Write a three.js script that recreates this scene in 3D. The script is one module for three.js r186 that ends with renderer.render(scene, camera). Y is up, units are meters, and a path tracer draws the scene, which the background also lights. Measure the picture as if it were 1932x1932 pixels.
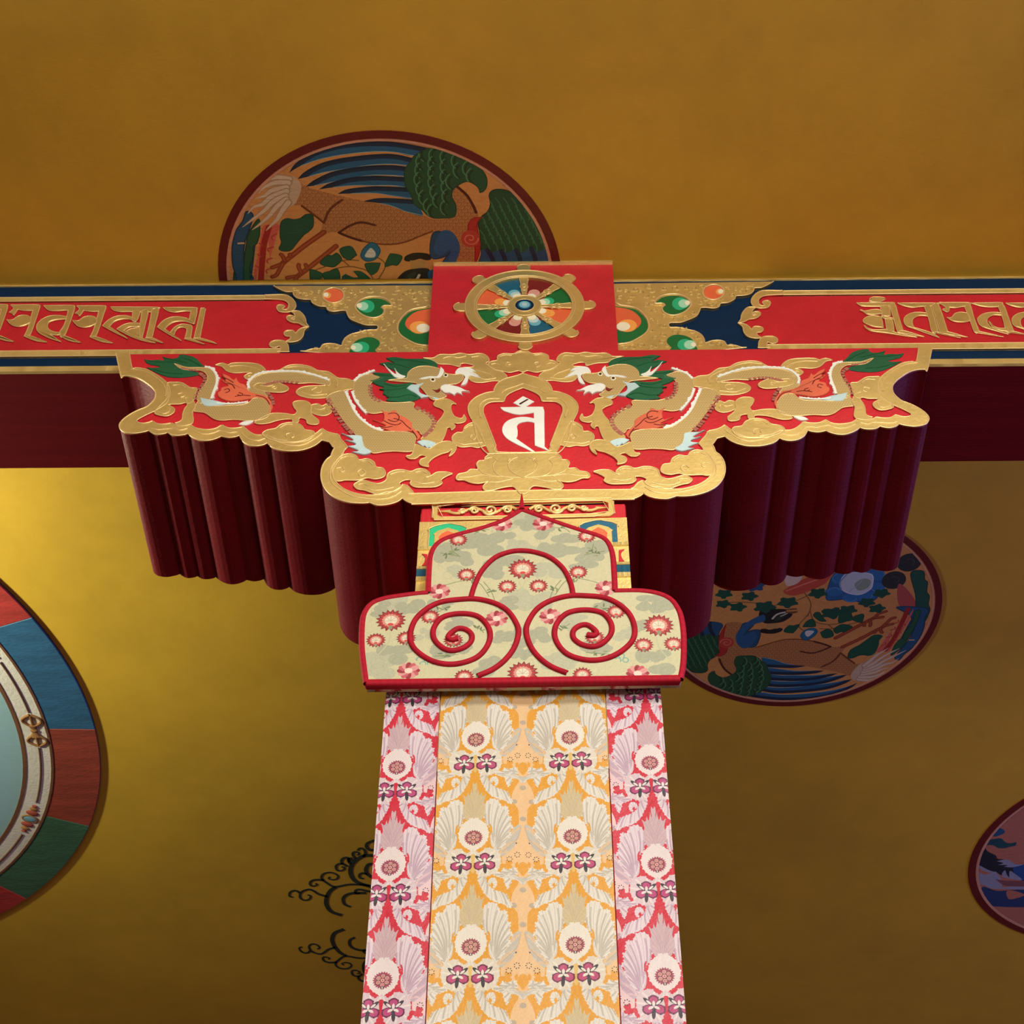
import * as THREE from 'three';
import { mergeGeometries, toCreasedNormals } from 'three/addons/utils/BufferGeometryUtils.js';
import { RoundedBoxGeometry } from 'three/addons/geometries/RoundedBoxGeometry.js';
import { RectAreaLightUniformsLib } from 'three/addons/lights/RectAreaLightUniformsLib.js';

// ---------------------------------------------------------------- camera, light, exposure
const scene = new THREE.Scene();
scene.background = new THREE.Color(0x0b0a09);
const EYE = 1.55, S = 3.26;                       // eye height; ceiling height above the eye (metres)
const FOCAL = 3148.36, TILT = 0.76338, ROLL = 0.00649, YAW = -0.01862, X0 = 0.0209;
const cT = Math.cos(TILT), sT = Math.sin(TILT), cY = Math.cos(YAW), sY = Math.sin(YAW), cR = Math.cos(ROLL), sR = Math.sin(ROLL);
const vRight = new THREE.Vector3(cY, 0, sY), vFwd = new THREE.Vector3(sY * sT, cT, -cY * sT), vUp = new THREE.Vector3(-sY * cT, sT, cY * cT);
const camera = new THREE.PerspectiveCamera(2 * Math.atan(966 / FOCAL) * 180 / Math.PI, 1, 0.05, 60);
camera.position.set(X0, EYE, 0);
camera.up.copy(vUp.clone().multiplyScalar(cR).addScaledVector(vRight, -sR));
camera.lookAt(camera.position.clone().add(vFwd));
const renderer = new THREE.WebGLRenderer({ antialias: true });
renderer.toneMapping = THREE.LinearToneMapping;
renderer.toneMappingExposure = 1.0;
renderer.shadowMap.enabled = true;
RectAreaLightUniformsLib.init();
// daylight windows of the hall: centre, size, facing, colour, radiance
const WINDOWS = [
  { at: [0.8, 3.0, 3.9], size: [4.0, 1.8], face: [0, 0, -1], color: 0xfff6ec, power: 15, label: 'wide dim window in the wall behind the viewer' },
  { at: [4.9, 3.9, -3.3], size: [1.8, 1.1], face: [-1, 0, 0], color: 0x8a8cff, power: 26, label: 'small cool window in the wall beside the bird medallion' },
  { at: [2.5, 5.75, 3.0], size: [3.3, 1.2], face: [0, 0, -1], color: 0xfffdf4, power: 28, label: 'bright window of the roof lantern above the hall' },
];
const WELL = [0.5, 4.3, -0.2, 3.1];              // the roof lantern's opening in the ceiling: x0, x1, z0, z1
const SPOT = { at: [-2.7, 4.28, -2.93], to: [-0.2, 4.30, -3.05], size: [0.3, 0.12], power: 640, color: 0xfcffdc };   // flood lamp clamped behind the beam, out of the picture

// ---------------------------------------------------------------- helpers
// a photo pixel gives a direction; the plane that the thing lies on gives its distance
function rayOf(px, py) {
  const u = px - 966, w = 966 - py, X = cR * u - sR * w, Y = sR * u + cR * w;
  return new THREE.Vector3().addScaledVector(vRight, X).addScaledVector(vUp, Y).addScaledVector(vFwd, FOCAL);
}
const onCeiling = (px, py) => { const r = rayOf(px, py), k = S / r.y; return [X0 + r.x * k, r.z * k]; };          // world x, z
function onWall(px, py, zf, turn = 0) {           // vertical plane through (0, zf), turned about y: local x, world y
  const r = rayOf(px, py), n = new THREE.Vector3(Math.sin(turn), 0, Math.cos(turn)), o = new THREE.Vector3(X0, 0, 0);
  const k = (n.z * -zf - n.x * o.x) / (n.x * r.x + n.z * r.z), p = r.multiplyScalar(k).add(o);
  return [p.x * Math.cos(turn) - (p.z + zf) * Math.sin(turn), EYE + p.y];
}
// traced points: "x,y x,y* ..." in an enlarged crop with its origin and scale; a star marks a corner
const CROPS = { K7: [0, 500, 4.025], K2: [220, 640, 4.025], K3: [600, 640, 4.83], N: [840, 650, 6.233], W: [805, 485, 5.2216], BL: [500, 525, 5.8545], LL: [0, 560, 4.83], LR: [1600, 550, 5.819],
  HP: [660, 930, 2.927], P7: [770, 930, 4.493], M1: [400, 230, 5.682], M2: [740, 230, 5.682], MB: [1240, 1000, 3.45], DD: [1780, 1480, 8.783], GR: [520, 1540, 8.782] };
function trace(crop, text) {
  const [ox, oy, s] = CROPS[crop];
  return text.trim().split(/\s+/).map((t) => { const c = t.endsWith('*'), [x, y] = t.replace('*', '').split(',').map(Number); return [ox + x / s, oy + y / s, c]; });
}
const mapped = (pts, f) => pts.map((p) => [...f(p[0], p[1]), p[2]]);
function spline(pts, closed = true, sub = 5) {     // Catmull-Rom between corners
  const n = pts.length, out = [], m = closed ? n : n - 1;
  for (let i = 0; i < m; i++) {
    const p1 = pts[i], p2 = pts[(i + 1) % n];
    let p0 = pts[(i - 1 + n) % n], p3 = pts[(i + 2) % n];
    if (p1[2] || (!closed && i === 0)) p0 = p1;
    if (p2[2] || (!closed && i === n - 2)) p3 = p2;
    const straight = p0 === p1 && p3 === p2;
    for (let k = 0; k < (straight ? 1 : sub); k++) {
      const t = k / sub, t2 = t * t, t3 = t2 * t;
      out.push([0, 1].map((a) => 0.5 * (2 * p1[a] + (p2[a] - p0[a]) * t + (2 * p0[a] - 5 * p1[a] + 4 * p2[a] - p3[a]) * t2 + (3 * p1[a] - p0[a] - 3 * p2[a] + p3[a]) * t3)));
    }
  }
  if (!closed) out.push(pts[n - 1].slice(0, 2));
  return out;
}
const V2 = (pts) => pts.map((p) => new THREE.Vector2(p[0], p[1]));
const shapeOf = (pts, holes = []) => { const s = new THREE.Shape(V2(pts)); for (const h of holes) s.holes.push(new THREE.Path(V2(h))); return s; };
function slab(pts, depth, bevel = 0.001, holes = []) {   // flat shape with thickness, standing on z = 0
  const g = new THREE.ExtrudeGeometry(shapeOf(pts, holes), { depth: Math.max(depth - bevel, 1e-4), bevelEnabled: bevel > 0, bevelThickness: bevel, bevelSize: bevel, bevelOffset: -bevel, bevelSegments: 1, curveSegments: 8 });
  return g;
}
function tubeOf(pts, r, closed = false, z = 0, sides = 6) {
  const c = new THREE.CatmullRomCurve3(pts.map((p) => new THREE.Vector3(p[0], p[1], p[2] === undefined || typeof p[2] === 'boolean' ? z : p[2])), closed, 'catmullrom', 0.5);
  return new THREE.TubeGeometry(c, Math.max(4, Math.round(pts.length * 1.5)), r, sides, closed);
}
const names = new Map();
function numbered(name) { const n = names.get(name) ?? 0; names.set(name, n + 1); return n ? name + '_' + String(n).padStart(3, '0') : name; }
function shade(o) { o.castShadow = true; o.receiveShadow = true; return o; }
function mesh(name, geo, mat, parent) { const m = shade(new THREE.Mesh(Array.isArray(geo) ? mergeGeometries(geo.map((g) => (g.index ? g.toNonIndexed() : g))) : geo, mat)); m.name = name; parent.add(m); return m; }
function tag(o, label, category, group, kind) { o.userData.label = label; if (category) o.userData.category = category; if (group) o.userData.group = group; if (kind) o.userData.kind = kind; return o; }
function thing(name, label, category, at = [0, 0, 0], turn = 0, group) { const g = new THREE.Group(); g.name = numbered(name); g.position.set(...at); g.rotation.y = turn; scene.add(g); return tag(g, label, category, group); }
function struct(name, geo, mat, label, category) { const m = mesh(name, geo, mat, scene); tag(m, label, category, null, 'structure'); return m; }
const box = (x0, x1, y0, y1, z0, z1) => new THREE.BoxGeometry(x1 - x0, y1 - y0, z1 - z0).translate((x0 + x1) / 2, (y0 + y1) / 2, (z0 + z1) / 2);
function rng(seed) { let a = seed >>> 0; return () => { a = (a + 0x6d2b79f5) | 0; let t = Math.imul(a ^ (a >>> 15), 1 | a); t = (t + Math.imul(t ^ (t >>> 7), 61 | t)) ^ t; return ((t ^ (t >>> 14)) >>> 0) / 4294967296; }; }
// tileable value noise, several octaves, 0..1
function noiseField(n, octaves, seed, stretch = 1) {
  const f = new Float32Array(n * n), r = rng(seed);
  let amp = 1, sum = 0;
  for (const cells of octaves) {
    const cx = cells, cy = Math.max(1, Math.round(cells * stretch)), g = Array.from({ length: cx * cy }, () => r());
    for (let y = 0; y < n; y++) for (let x = 0; x < n; x++) {
      const gx = x / n * cx, gy = y / n * cy, ix = Math.floor(gx), iy = Math.floor(gy), sx = (gx - ix) ** 2 * (3 - 2 * (gx - ix)), sy = (gy - iy) ** 2 * (3 - 2 * (gy - iy));
      const a = g[(iy % cy) * cx + ix % cx], b = g[(iy % cy) * cx + (ix + 1) % cx], c = g[((iy + 1) % cy) * cx + ix % cx], d = g[((iy + 1) % cy) * cx + (ix + 1) % cx];
      f[y * n + x] += amp * (a + (b - a) * sx + (c - a) * sy + (a - b - c + d) * sx * sy);
    }
    sum += amp; amp *= 0.6;
  }
  return f.map((v) => v / sum);
}
function noiseTexture(n, octaves, seed, low, high, repeat, stretch = 1, srgb = true) {   // low, high: 0..255 triples
  const f = noiseField(n, octaves, seed, stretch), d = new Uint8Array(n * n * 4);
  for (let i = 0; i < n * n; i++) { const t = Math.min(1, Math.max(0, (f[i] - 0.5) * 1.8 + 0.5)); for (let c = 0; c < 3; c++) d[i * 4 + c] = low[c] + (high[c] - low[c]) * t; d[i * 4 + 3] = 255; }
  const t = new THREE.DataTexture(d, n, n); t.wrapS = t.wrapT = THREE.RepeatWrapping; t.magFilter = THREE.LinearFilter; t.repeat.set(repeat, repeat); if (srgb) t.colorSpace = THREE.SRGBColorSpace; t.needsUpdate = true;
  return t;
}
function canvasTexture(w, h, draw) {
  const c = document.createElement('canvas'); c.width = w; c.height = h; draw(c.getContext('2d'), w, h);
  const t = new THREE.CanvasTexture(c); t.colorSpace = THREE.SRGBColorSpace; t.wrapS = t.wrapT = THREE.RepeatWrapping; return t;
}
const grain = noiseTexture(256, [16, 48, 128], 3, [0, 0, 0], [255, 255, 255], 9, 1, false);
const weave = noiseTexture(512, [24, 200], 5, [0, 0, 0], [255, 255, 255], 4, 2.5, false);
const vary = (hex, amount, seed, repeat, stretch) => { const c = new THREE.Color(hex).getHex(), v = [c >> 16, (c >> 8) & 255, c & 255]; return noiseTexture(256, [4, 11, 31, 90], seed, v.map((x) => x * (1 - amount)), v.map((x) => Math.min(255, x * (1 + amount))), repeat, stretch); };
const paint = (hex, rough = 0.5, amount = 0.05, seed = 7, extra = {}) => new THREE.MeshStandardMaterial({ map: vary(hex, amount, seed, 3), roughness: rough, bumpMap: grain, bumpScale: 0.0004, ...extra });
const M = {
  ochre: new THREE.MeshStandardMaterial({ map: vary('#caa12e', 0.05, 11, 0.6), roughness: 0.62, bumpMap: weave, bumpScale: 0.00012 }),
  red: paint('#c4202e', 0.42, 0.04, 21), maroon: new THREE.MeshPhysicalMaterial({ map: vary('#640d17', 0.05, 22, 3), roughness: 0.5, specularIntensity: 0.3, bumpMap: grain, bumpScale: 0.0003 }), navy: new THREE.MeshPhysicalMaterial({ map: vary('#0a2a4a', 0.05, 23, 3), roughness: 0.6, specularIntensity: 0.25 }), white: paint('#e9efe6', 0.5, 0.02, 24), green: paint('#0f5e3a', 0.55, 0.10, 25),
  salmon: paint('#d9694a', 0.5, 0.07, 26), pink: paint('#d98873', 0.5, 0.06, 27), jade: paint('#0c6a34', 0.42, 0.03, 28), mint: paint('#25b57f', 0.42, 0.03, 29), pale: paint('#9fe0bc', 0.42, 0.03, 30),
  cream: paint('#f1efcf', 0.45, 0.02, 31), amber: paint('#efa54e', 0.45, 0.03, 32), coral: paint('#e2683f', 0.45, 0.03, 33), brown: paint('#3a1a12', 0.4, 0.05, 34), teal: paint('#155f7c', 0.45, 0.04, 35), sky: paint('#6fb6c8', 0.45, 0.03, 36),
  wine: paint('#7a1a1a', 0.45, 0.04, 37), rose: paint('#d69a8c', 0.45, 0.03, 38), ice: paint('#b9d6d8', 0.5, 0.05, 39),
  gold: new THREE.MeshStandardMaterial({ map: vary('#ecd488', 0.05, 41, 4), metalness: 0.8, roughness: 0.44, bumpMap: grain, bumpScale: 0.0002 }),
  rim: new THREE.MeshStandardMaterial({ map: vary('#f0d596', 0.05, 42, 4), metalness: 0.5, roughness: 0.4 }),
  plaster: paint('#6a5340', 0.8, 0.04, 45), floor: paint('#7a5236', 0.45, 0.08, 46), metal: new THREE.MeshStandardMaterial({ color: 0x4a3426, roughness: 0.5 }),
};
// dragon scales: overlapping arcs scratched in the gold, 5 cm to the tile
const scaleMap = canvasTexture(512, 512, (g, w) => {
  g.fillStyle = '#ecd898'; g.fillRect(0, 0, w, w);
  const n = 12, s = w / n;
  for (let j = -1; j <= n; j++) for (let i = -1; i <= n; i++) {
    const x = (i + (((j % 2) + 2) % 2) / 2 + 0.5) * s, y = (j + 0.5) * s;
    g.strokeStyle = '#a3854a'; g.lineWidth = 4; g.beginPath(); g.arc(x, y, s * 0.5, 0, Math.PI); g.stroke();
    g.strokeStyle = '#e8cd90'; g.lineWidth = 3; g.beginPath(); g.arc(x, y - 4, s * 0.46, 0.3, Math.PI - 0.3); g.stroke();
  }
});
scaleMap.repeat.set(15, 15);
M.scales = new THREE.MeshStandardMaterial({ map: scaleMap, metalness: 0.7, roughness: 0.42 });

// ---------------------------------------------------------------- the hall
const CEIL = EYE + S, BEAM_Z = 2.3596, BEAM_BACK = 2.6447, BEAM_Y = EYE + 2.9265, CAP_Z = 2.3067, CAP_BACK = 2.7382;
const XL = -5, XR = 5, ZN = 4, ZF = -9.5;
struct('floor', box(XL - 0.2, XR + 0.2, -0.2, 0, ZF - 0.2, ZN + 0.2), M.floor, 'dark brown floor of the hall', 'floor');
{
  const [x0, x1, z0, z1] = WELL;                   // extruded flat, then laid level: shape y becomes world z
  const g = slab([[XL - 0.2, ZF - 0.2], [XR + 0.2, ZF - 0.2], [XR + 0.2, ZN + 0.2], [XL - 0.2, ZN + 0.2]], 0.2, 0, [[[x0, z0], [x0, z1], [x1, z1], [x1, z0]]]).rotateX(Math.PI / 2).translate(0, CEIL + 0.2, 0);
  struct('ceiling', g, M.ochre, 'ochre yellow painted ceiling above the beam', 'ceiling');
  const top = 7.8, t = 0.2, lantern = (name, b) => struct(name, b, M.plaster, 'plain wall of the roof lantern, ' + name.slice(13) + ' side', 'wall');
  lantern('wall_lantern_left', box(x0 - t, x0, CEIL + 0.2, top, z0 - t, z1 + t)); lantern('wall_lantern_right', box(x1, x1 + t, CEIL + 0.2, top, z0 - t, z1 + t)); lantern('wall_lantern_front', box(x0, x1, CEIL + 0.2, top, z0 - t, z0));
  const w = WINDOWS[2], o = slab([[x0, CEIL + 0.2], [x1, CEIL + 0.2], [x1, top], [x0, top]], t, 0, [[[w.at[0] - w.size[0] / 2, w.at[1] - w.size[1] / 2], [w.at[0] + w.size[0] / 2, w.at[1] - w.size[1] / 2], [w.at[0] + w.size[0] / 2, w.at[1] + w.size[1] / 2], [w.at[0] - w.size[0] / 2, w.at[1] + w.size[1] / 2]]]).translate(0, 0, z1);
  lantern('wall_lantern_back', o); struct('ceiling_lantern', box(x0 - t, x1 + t, top, top + t, z0 - t, z1 + t), M.plaster, 'flat roof of the lantern', 'ceiling');
}
// walls with window openings
function wallWithWindow(name, w, at, axis) {       // axis 'x': wall at x = at, running along z; axis 'z': wall at z = at, running along x
  const a0 = axis === 'x' ? ZF : XL, a1 = axis === 'x' ? ZN : XR, t = Math.sign(at) * 0.2;
  const outline = [[a0, 0], [a1, 0], [a1, CEIL], [a0, CEIL]], holes = [];
  if (w) { const c = axis === 'x' ? w.at[2] : w.at[0], h = w.size[0] / 2, v = w.size[1] / 2; holes.push([[c - h, w.at[1] - v], [c + h, w.at[1] - v], [c + h, w.at[1] + v], [c - h, w.at[1] + v]]); }
  const g = slab(outline, 0.2, 0, holes);
  if (axis === 'x') g.applyMatrix4(new THREE.Matrix4().makeBasis(new THREE.Vector3(0, 0, 1), new THREE.Vector3(0, 1, 0), new THREE.Vector3(-1, 0, 0))).translate(at < 0 ? at : at + 0.2, 0, 0);
  else g.translate(0, 0, at < 0 ? at - 0.2 : at);
  struct(name, g, M.plaster, 'plain yellow plaster wall of the hall, ' + name.slice(5) + ' side', 'wall');
}
wallWithWindow('wall_left', null, XL, 'x'); wallWithWindow('wall_back', WINDOWS[0], ZN, 'z'); wallWithWindow('wall_right', WINDOWS[1], XR, 'x'); wallWithWindow('wall_far', null, ZF, 'z');
WINDOWS.forEach((w, i) => {
  const g = new THREE.Group(); g.name = 'window_' + (i + 1); scene.add(g); tag(g, w.label, 'window', null, 'structure');
  g.position.set(...w.at); g.lookAt(new THREE.Vector3(...w.at).add(new THREE.Vector3(...w.face)));
  const [a, b] = w.size, out = 0.16;
  const pane = mesh('pane', new THREE.BoxGeometry(a, b, 0.02).translate(0, 0, -out - 0.02), new THREE.MeshStandardMaterial({ color: 0xdddddd, emissive: w.color, emissiveIntensity: 1.2 }), g);
  mesh('window_frame', [[-a / 2 + 0.03, 0, 0.06, b], [a / 2 - 0.03, 0, 0.06, b], [0, -b / 2 + 0.03, a, 0.06], [0, b / 2 - 0.03, a, 0.06]].map(([x, y, sx, sy]) => new THREE.BoxGeometry(sx, sy, 0.06).translate(x, y, -out + 0.03)), M.metal, g);
  const l = new THREE.RectAreaLight(w.color, w.power, a - 0.14, b - 0.14); l.name = 'window_light'; l.position.z = -out + 0.01; l.rotation.y = Math.PI; g.add(l);
});
// flood lamp clamped to the back of the beam, shining along the ceiling of the far bay
{
  const t = thing('flood_lamp', 'small dark flood lamp clamped behind the beam beside the great disc', 'lamp', SPOT.at); t.lookAt(...SPOT.to);
  const [a, b] = SPOT.size;
  mesh('housing', new THREE.ExtrudeGeometry(shapeOf([[-a / 2 - 0.015, -b / 2 - 0.015], [a / 2 + 0.015, -b / 2 - 0.015], [a / 2 + 0.015, b / 2 + 0.015], [-a / 2 - 0.015, b / 2 + 0.015]], [[[-a / 2, -b / 2], [-a / 2, b / 2], [a / 2, b / 2], [a / 2, -b / 2]]]), { depth: 0.05, bevelEnabled: false }).translate(0, 0, -0.05), M.metal, t);
  mesh('back_plate', new THREE.BoxGeometry(a + 0.03, b + 0.03, 0.01).translate(0, 0, -0.055), M.metal, t);
  mesh('lens', new THREE.BoxGeometry(a, b, 0.006).translate(0, 0, -0.02), new THREE.MeshStandardMaterial({ color: 0xffffff, emissive: SPOT.color, emissiveIntensity: 3 }), t);
  mesh('clamp_arm', new THREE.BoxGeometry(0.02, 0.02, 0.16).rotateY(Math.PI / 2).translate(0.22, 0, -0.04), M.metal, t);
  const l = new THREE.RectAreaLight(SPOT.color, SPOT.power, a, b); l.name = 'flood_light'; l.position.z = -0.012; l.rotation.y = Math.PI; t.add(l);
}

// ---------------------------------------------------------------- the painted beam
const beamAt = (px, py) => onWall(px, py, BEAM_Z);
const beam = thing('painted_beam', 'long red ceiling beam with raised gold lettering and navy border stripes', 'beam', [0, 0, -BEAM_Z]);
mesh('core', box(XL, XR, BEAM_Y, CEIL, -(BEAM_BACK - BEAM_Z), 0), M.maroon, beam);
const stripe = (name, mat, x0, x1, ya, yb, d) => mesh(name, box(x0, x1, EYE + yb, EYE + ya, 0, d), mat, beam);
const END = (p) => p[0];
mesh('navy_ground', box(XL, XR, BEAM_Y + 0.001, CEIL - 0.001, 0, 0.002), M.navy, beam);
stripe('gold_moulding', M.gold, XL, XR, S, 3.2545, 0.005);
stripe('gold_moulding', M.gold, XL, XR, 2.9445, 2.9267, 0.008);
// red panels with cusped gold scroll ends, left and mirrored right
const panelEnd = spline(mapped(trace('BL', '150,268 220,285 262,330 245,400* 320,440 330,500* 400,545 440,570* 400,590 345,640 290,720* 180,745 172,800 170,845*'), beamAt), false);
const scrollText = ['0,220* 200,215 280,240 330,290 345,340 325,380 280,405 220,410 160,400 135,360 150,330 200,330 222,350 195,375 240,378 264,350 260,310 220,280 150,268 0,262*',
  '290,400* 370,395 420,430 450,480 460,530 490,570* 420,555 370,530 300,520 250,490 250,455 300,445 325,463 290,480 330,480 328,430',
  '490,570* 440,610 425,670 380,720 300,740 235,735 272,712 285,680 230,670 215,640 240,615 310,610 340,640 370,610 420,580',
  '160,720 220,730 260,780 265,846* 140,846* 175,825 165,785 120,800 65,790 60,750 100,725'];
const mirrorX = (pts) => pts.map((p) => [-p[0], p[1]]).reverse();
const yS1 = beamAt(500, 562.4)[1], yS0 = beamAt(500, 569.7)[1];
const yTop = yS0, yLow = EYE + 2.994;
for (const side of [-1, 1]) {
  const m = side > 0 ? mirrorX : (p) => p, X = side * 5;
  const red = [[-5, yTop], ...panelEnd.filter((p) => p[1] > yLow && p[1] < yTop), [panelEnd[panelEnd.length - 1][0], yLow], [-5, yLow]];
  mesh('red_panel', slab(m(red), 0.005, 0), M.red, beam);
  const ex = beamAt(500 + 0 / 5.85, 525 + 240 / 5.85)[0];
  const [a, b] = side < 0 ? [XL, ex] : [-ex, XR];
  mesh('gold_stripe', box(a, b, yS0, yS1, 0, 0.008), M.gold, beam);
  const c = Math.abs(panelEnd[panelEnd.length - 1][0]);
  mesh('gold_stripe', box(side < 0 ? XL : c, side < 0 ? -c : XR, EYE + 2.9808, EYE + 3.0011, 0, 0.008), M.gold, beam);
  for (const y of [yS1 - EYE, yS0 - EYE, 3.0011, 2.9808]) { const [u, v] = y > 3.1 ? [a, b] : [side < 0 ? XL : c, side < 0 ? -c : XR]; mesh('gold_edge_line', new THREE.CylinderGeometry(0.0016, 0.0016, v - u, 5).rotateZ(Math.PI / 2).translate((u + v) / 2, EYE + y, 0.008), M.rim, beam); }
  for (const text of scrollText) {
    const p = m(spline(mapped(trace('BL', text), beamAt)));
    const s = mesh('gold_scroll', slab(p, 0.009, 0.0015), M.gold, beam);
    mesh('scroll_edge', tubeOf(p, 0.0016, true, 0.009), M.rim, s);
  }
  // foliate ornament with painted jewels beside the block
  const bl = (text, sub = 4) => m(spline(mapped(trace('BL', text), beamAt), true, sub));
  const leaf = bl('100,120* 150,150 230,185 310,190 320,220 360,255 430,270 510,275 530,310 600,345 680,355 700,390 760,405 840,395 900,400 915,440 950,490 1040,530 1120,555 1240,560 1240,605 1150,610 1040,635 950,660 890,700 860,750 850,785 780,765 700,760 640,775 610,815 520,820 440,848* 1100,900* 1860,900* 1860,110*');
  const orn = mesh('gold_foliage', slab(leaf, 0.010, 0.002), M.gold, beam);
  mesh('foliage_edge', tubeOf(leaf.filter((p) => Math.abs(p[0]) > 0.235), 0.0018, false, 0.010), M.rim, orn);
  const jewel = (name, text, mat, z) => mesh(name, slab(bl(text), z, 0.0008), mat, orn);
  const dot = (name, cx, cy, rx, ry, mat, z) => { const t = []; for (let k = 0; k < 16; k++) t.push((cx + rx * Math.cos(k * Math.PI / 8)).toFixed(1) + ',' + (cy + ry * Math.sin(k * Math.PI / 8)).toFixed(1)); return jewel(name, t.join(' '), mat, z); };
  jewel('green_jewel', '1010,360 1060,300 1150,265 1260,265 1340,290 1390,340 1320,335 1280,360 1310,400 1290,440 1220,470 1130,460 1060,420', M.jade, 0.0115);
  dot('jewel_highlight', 1130, 355, 84, 68, M.mint, 0.0125); dot('jewel_highlight', 1086, 357, 60, 46, M.pale, 0.0135); dot('jewel_highlight', 1046, 354, 30, 26, M.cream, 0.0145);
  jewel('green_jewel', '950,820 1000,740 1090,700 1190,695 1260,730 1265,780 1220,830 1225,870 960,870', M.jade, 0.0115);
  dot('jewel_highlight', 1075, 808, 82, 62, M.mint, 0.0125); dot('jewel_highlight', 1018, 812, 66, 48, M.pale, 0.0135); dot('jewel_highlight', 980, 818, 30, 24, M.cream, 0.0145);
  dot('coral_jewel', 758, 235, 108, 76, M.coral, 0.0115); dot('jewel_highlight', 690, 230, 46, 33, M.amber, 0.0125); dot('jewel_highlight', 680, 230, 30, 24, M.cream, 0.0135);
  jewel('green_jewel', '1480,600 1500,520 1560,450 1640,400 1840,368* 1840,772* 1700,760 1580,710 1510,660', M.jade, 0.0115);
  jewel('coral_jewel', '1550,540 1590,470 1680,410 1840,378* 1840,600 1740,652 1650,642 1580,600', M.coral, 0.0122);
  dot('jewel_highlight', 1705, 590, 106, 68, M.amber, 0.0130); dot('jewel_highlight', 1750, 600, 76, 48, M.cream, 0.0137);
  const collar = (text) => mesh('jewel_collar', tubeOf(bl(text, 3), 0.0028, true, 0.0115), M.rim, orn);
  collar('1000,360 1050,292 1150,252 1270,252 1360,285 1405,345 1330,348 1296,365 1325,400 1300,450 1220,482 1130,472 1050,430');
  collar('1465,600 1488,515 1550,440 1635,388 1850,352* 1850,790* 1690,778 1570,722 1495,668');
  collar('640,235 670,180 758,150 850,180 876,235 850,290 758,320 670,290');
  // small curls in the gold between the jewels
  const r = rng(77);
  const spots = /* curls */ [[380, 190], [450, 220], [560, 265], [600, 190], [960, 180], [1060, 175], [1170, 170], [1300, 180], [900, 340], [780, 365], [980, 450], [1060, 500], [1160, 515], [1300, 480], [1360, 540], [1300, 590], [940, 720], [1180, 660], [1300, 690], [1320, 770], [700, 800], [790, 790], [1450, 830], [1560, 800], [1500, 260], [1560, 210], [1640, 250], [1720, 200], [1780, 270], [1500, 360], [1680, 320], [1440, 200], [1400, 420], [1420, 640], [1260, 810], [330, 165], [520, 190], [660, 330], [850, 300], [930, 270], [1010, 230], [1420, 280], [1440, 340], [1430, 520], [1400, 720], [1380, 810], [1640, 820], [1740, 815], [560, 825], [900, 800], [1620, 180], [1800, 180], [1460, 160], [880, 170], [730, 350], [1100, 620], [1000, 660]];
  for (const [x, y] of spots) { const q = [], a0 = r() * 6, dir = r() < 0.5 ? 1 : -1, R = 30 + r() * 22; for (let k = 0; k <= 14; k++) { const a = a0 + dir * k * 0.42, rad = R * (1 - k / 17); q.push([500 + (x + rad * Math.cos(a)) / 5.8545, 525 + (y + rad * 0.62 * Math.sin(a)) / 5.8545]); } mesh('gold_curl', tubeOf(m(mapped(q, beamAt)), 0.0026, false, 0.0092, 5), M.gold, orn); }
}
// raised gold letters
function glyph(crop, strokes, shift = [0, 0]) {
  const geos = [], rims = [];
  for (const [i, t] of strokes.entries()) {
    const s = CROPS[crop][2], p = spline(mapped(trace(crop, t).map(([x, y, c]) => [x + shift[0] / s, y + shift[1] / s, c]), beamAt));
    geos.push(slab(p, 0.0088 + i * 0.00025, 0.0022)); rims.push(tubeOf(p, 0.0013, true, 0.0074 + i * 0.00025, 5));
  }
  const g = mesh('letter', geos, M.gold, beam); mesh('letter_edge', rims, M.rim, g);
}
const PA = ['105,97* 345,95 370,112 355,150* 320,150 240,150 170,140* 130,195* 120,175 90,165* 130,130*', '320,100* 370,108 350,180 300,330 275,382* 225,385* 260,310 290,200', '225,383* 275,378 440,440* 330,425', '70,232* 120,235 165,205 215,192 260,197 290,220* 285,260* 240,285 180,297 120,285 85,255'];
const VA = ['403,103* 660,100 685,118 670,150* 600,148 520,152 450,145', '630,105* 685,115 665,200 600,370 560,395* 545,350* 590,280 620,180', '560,385* 610,385 745,443* 640,425', '610,205* 540,195 460,200 390,230 350,270 340,310 360,350 420,385 480,410 565,437* 500,395 470,370* 540,375 560,350* 500,345 450,320 440,285 460,255 530,235 605,230*'];
glyph('LL', VA, [-610, -8]); glyph('LL', PA, [-905, -14]);
glyph('LL', PA); glyph('LL', VA); glyph('LL', PA, [600, 8]);
glyph('LL', ['1013,115* 1430,118 1450,135 1440,165* 1200,160 1100,160 1040,145', '1215,150* 1285,150 1250,250* 1210,240', '1300,150* 1355,150 1330,280 1300,405* 1270,405 1280,280', '1390,140* 1450,140 1420,280 1390,400* 1335,405* 1365,280', '940,290* 990,240 1060,205 1150,197 1215,215* 1255,250* 1180,230 1100,235 1040,260 1005,300* 1165,405* 1040,345', '1070,320* 1130,282 1200,265 1280,268* 1275,300 1190,305 1140,335* 1290,400 1430,450* 1300,425 1180,380', '1160,345 1200,320 1270,310* 1285,400* 1220,380', '1330,405* 1390,400 1490,450*']);
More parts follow.
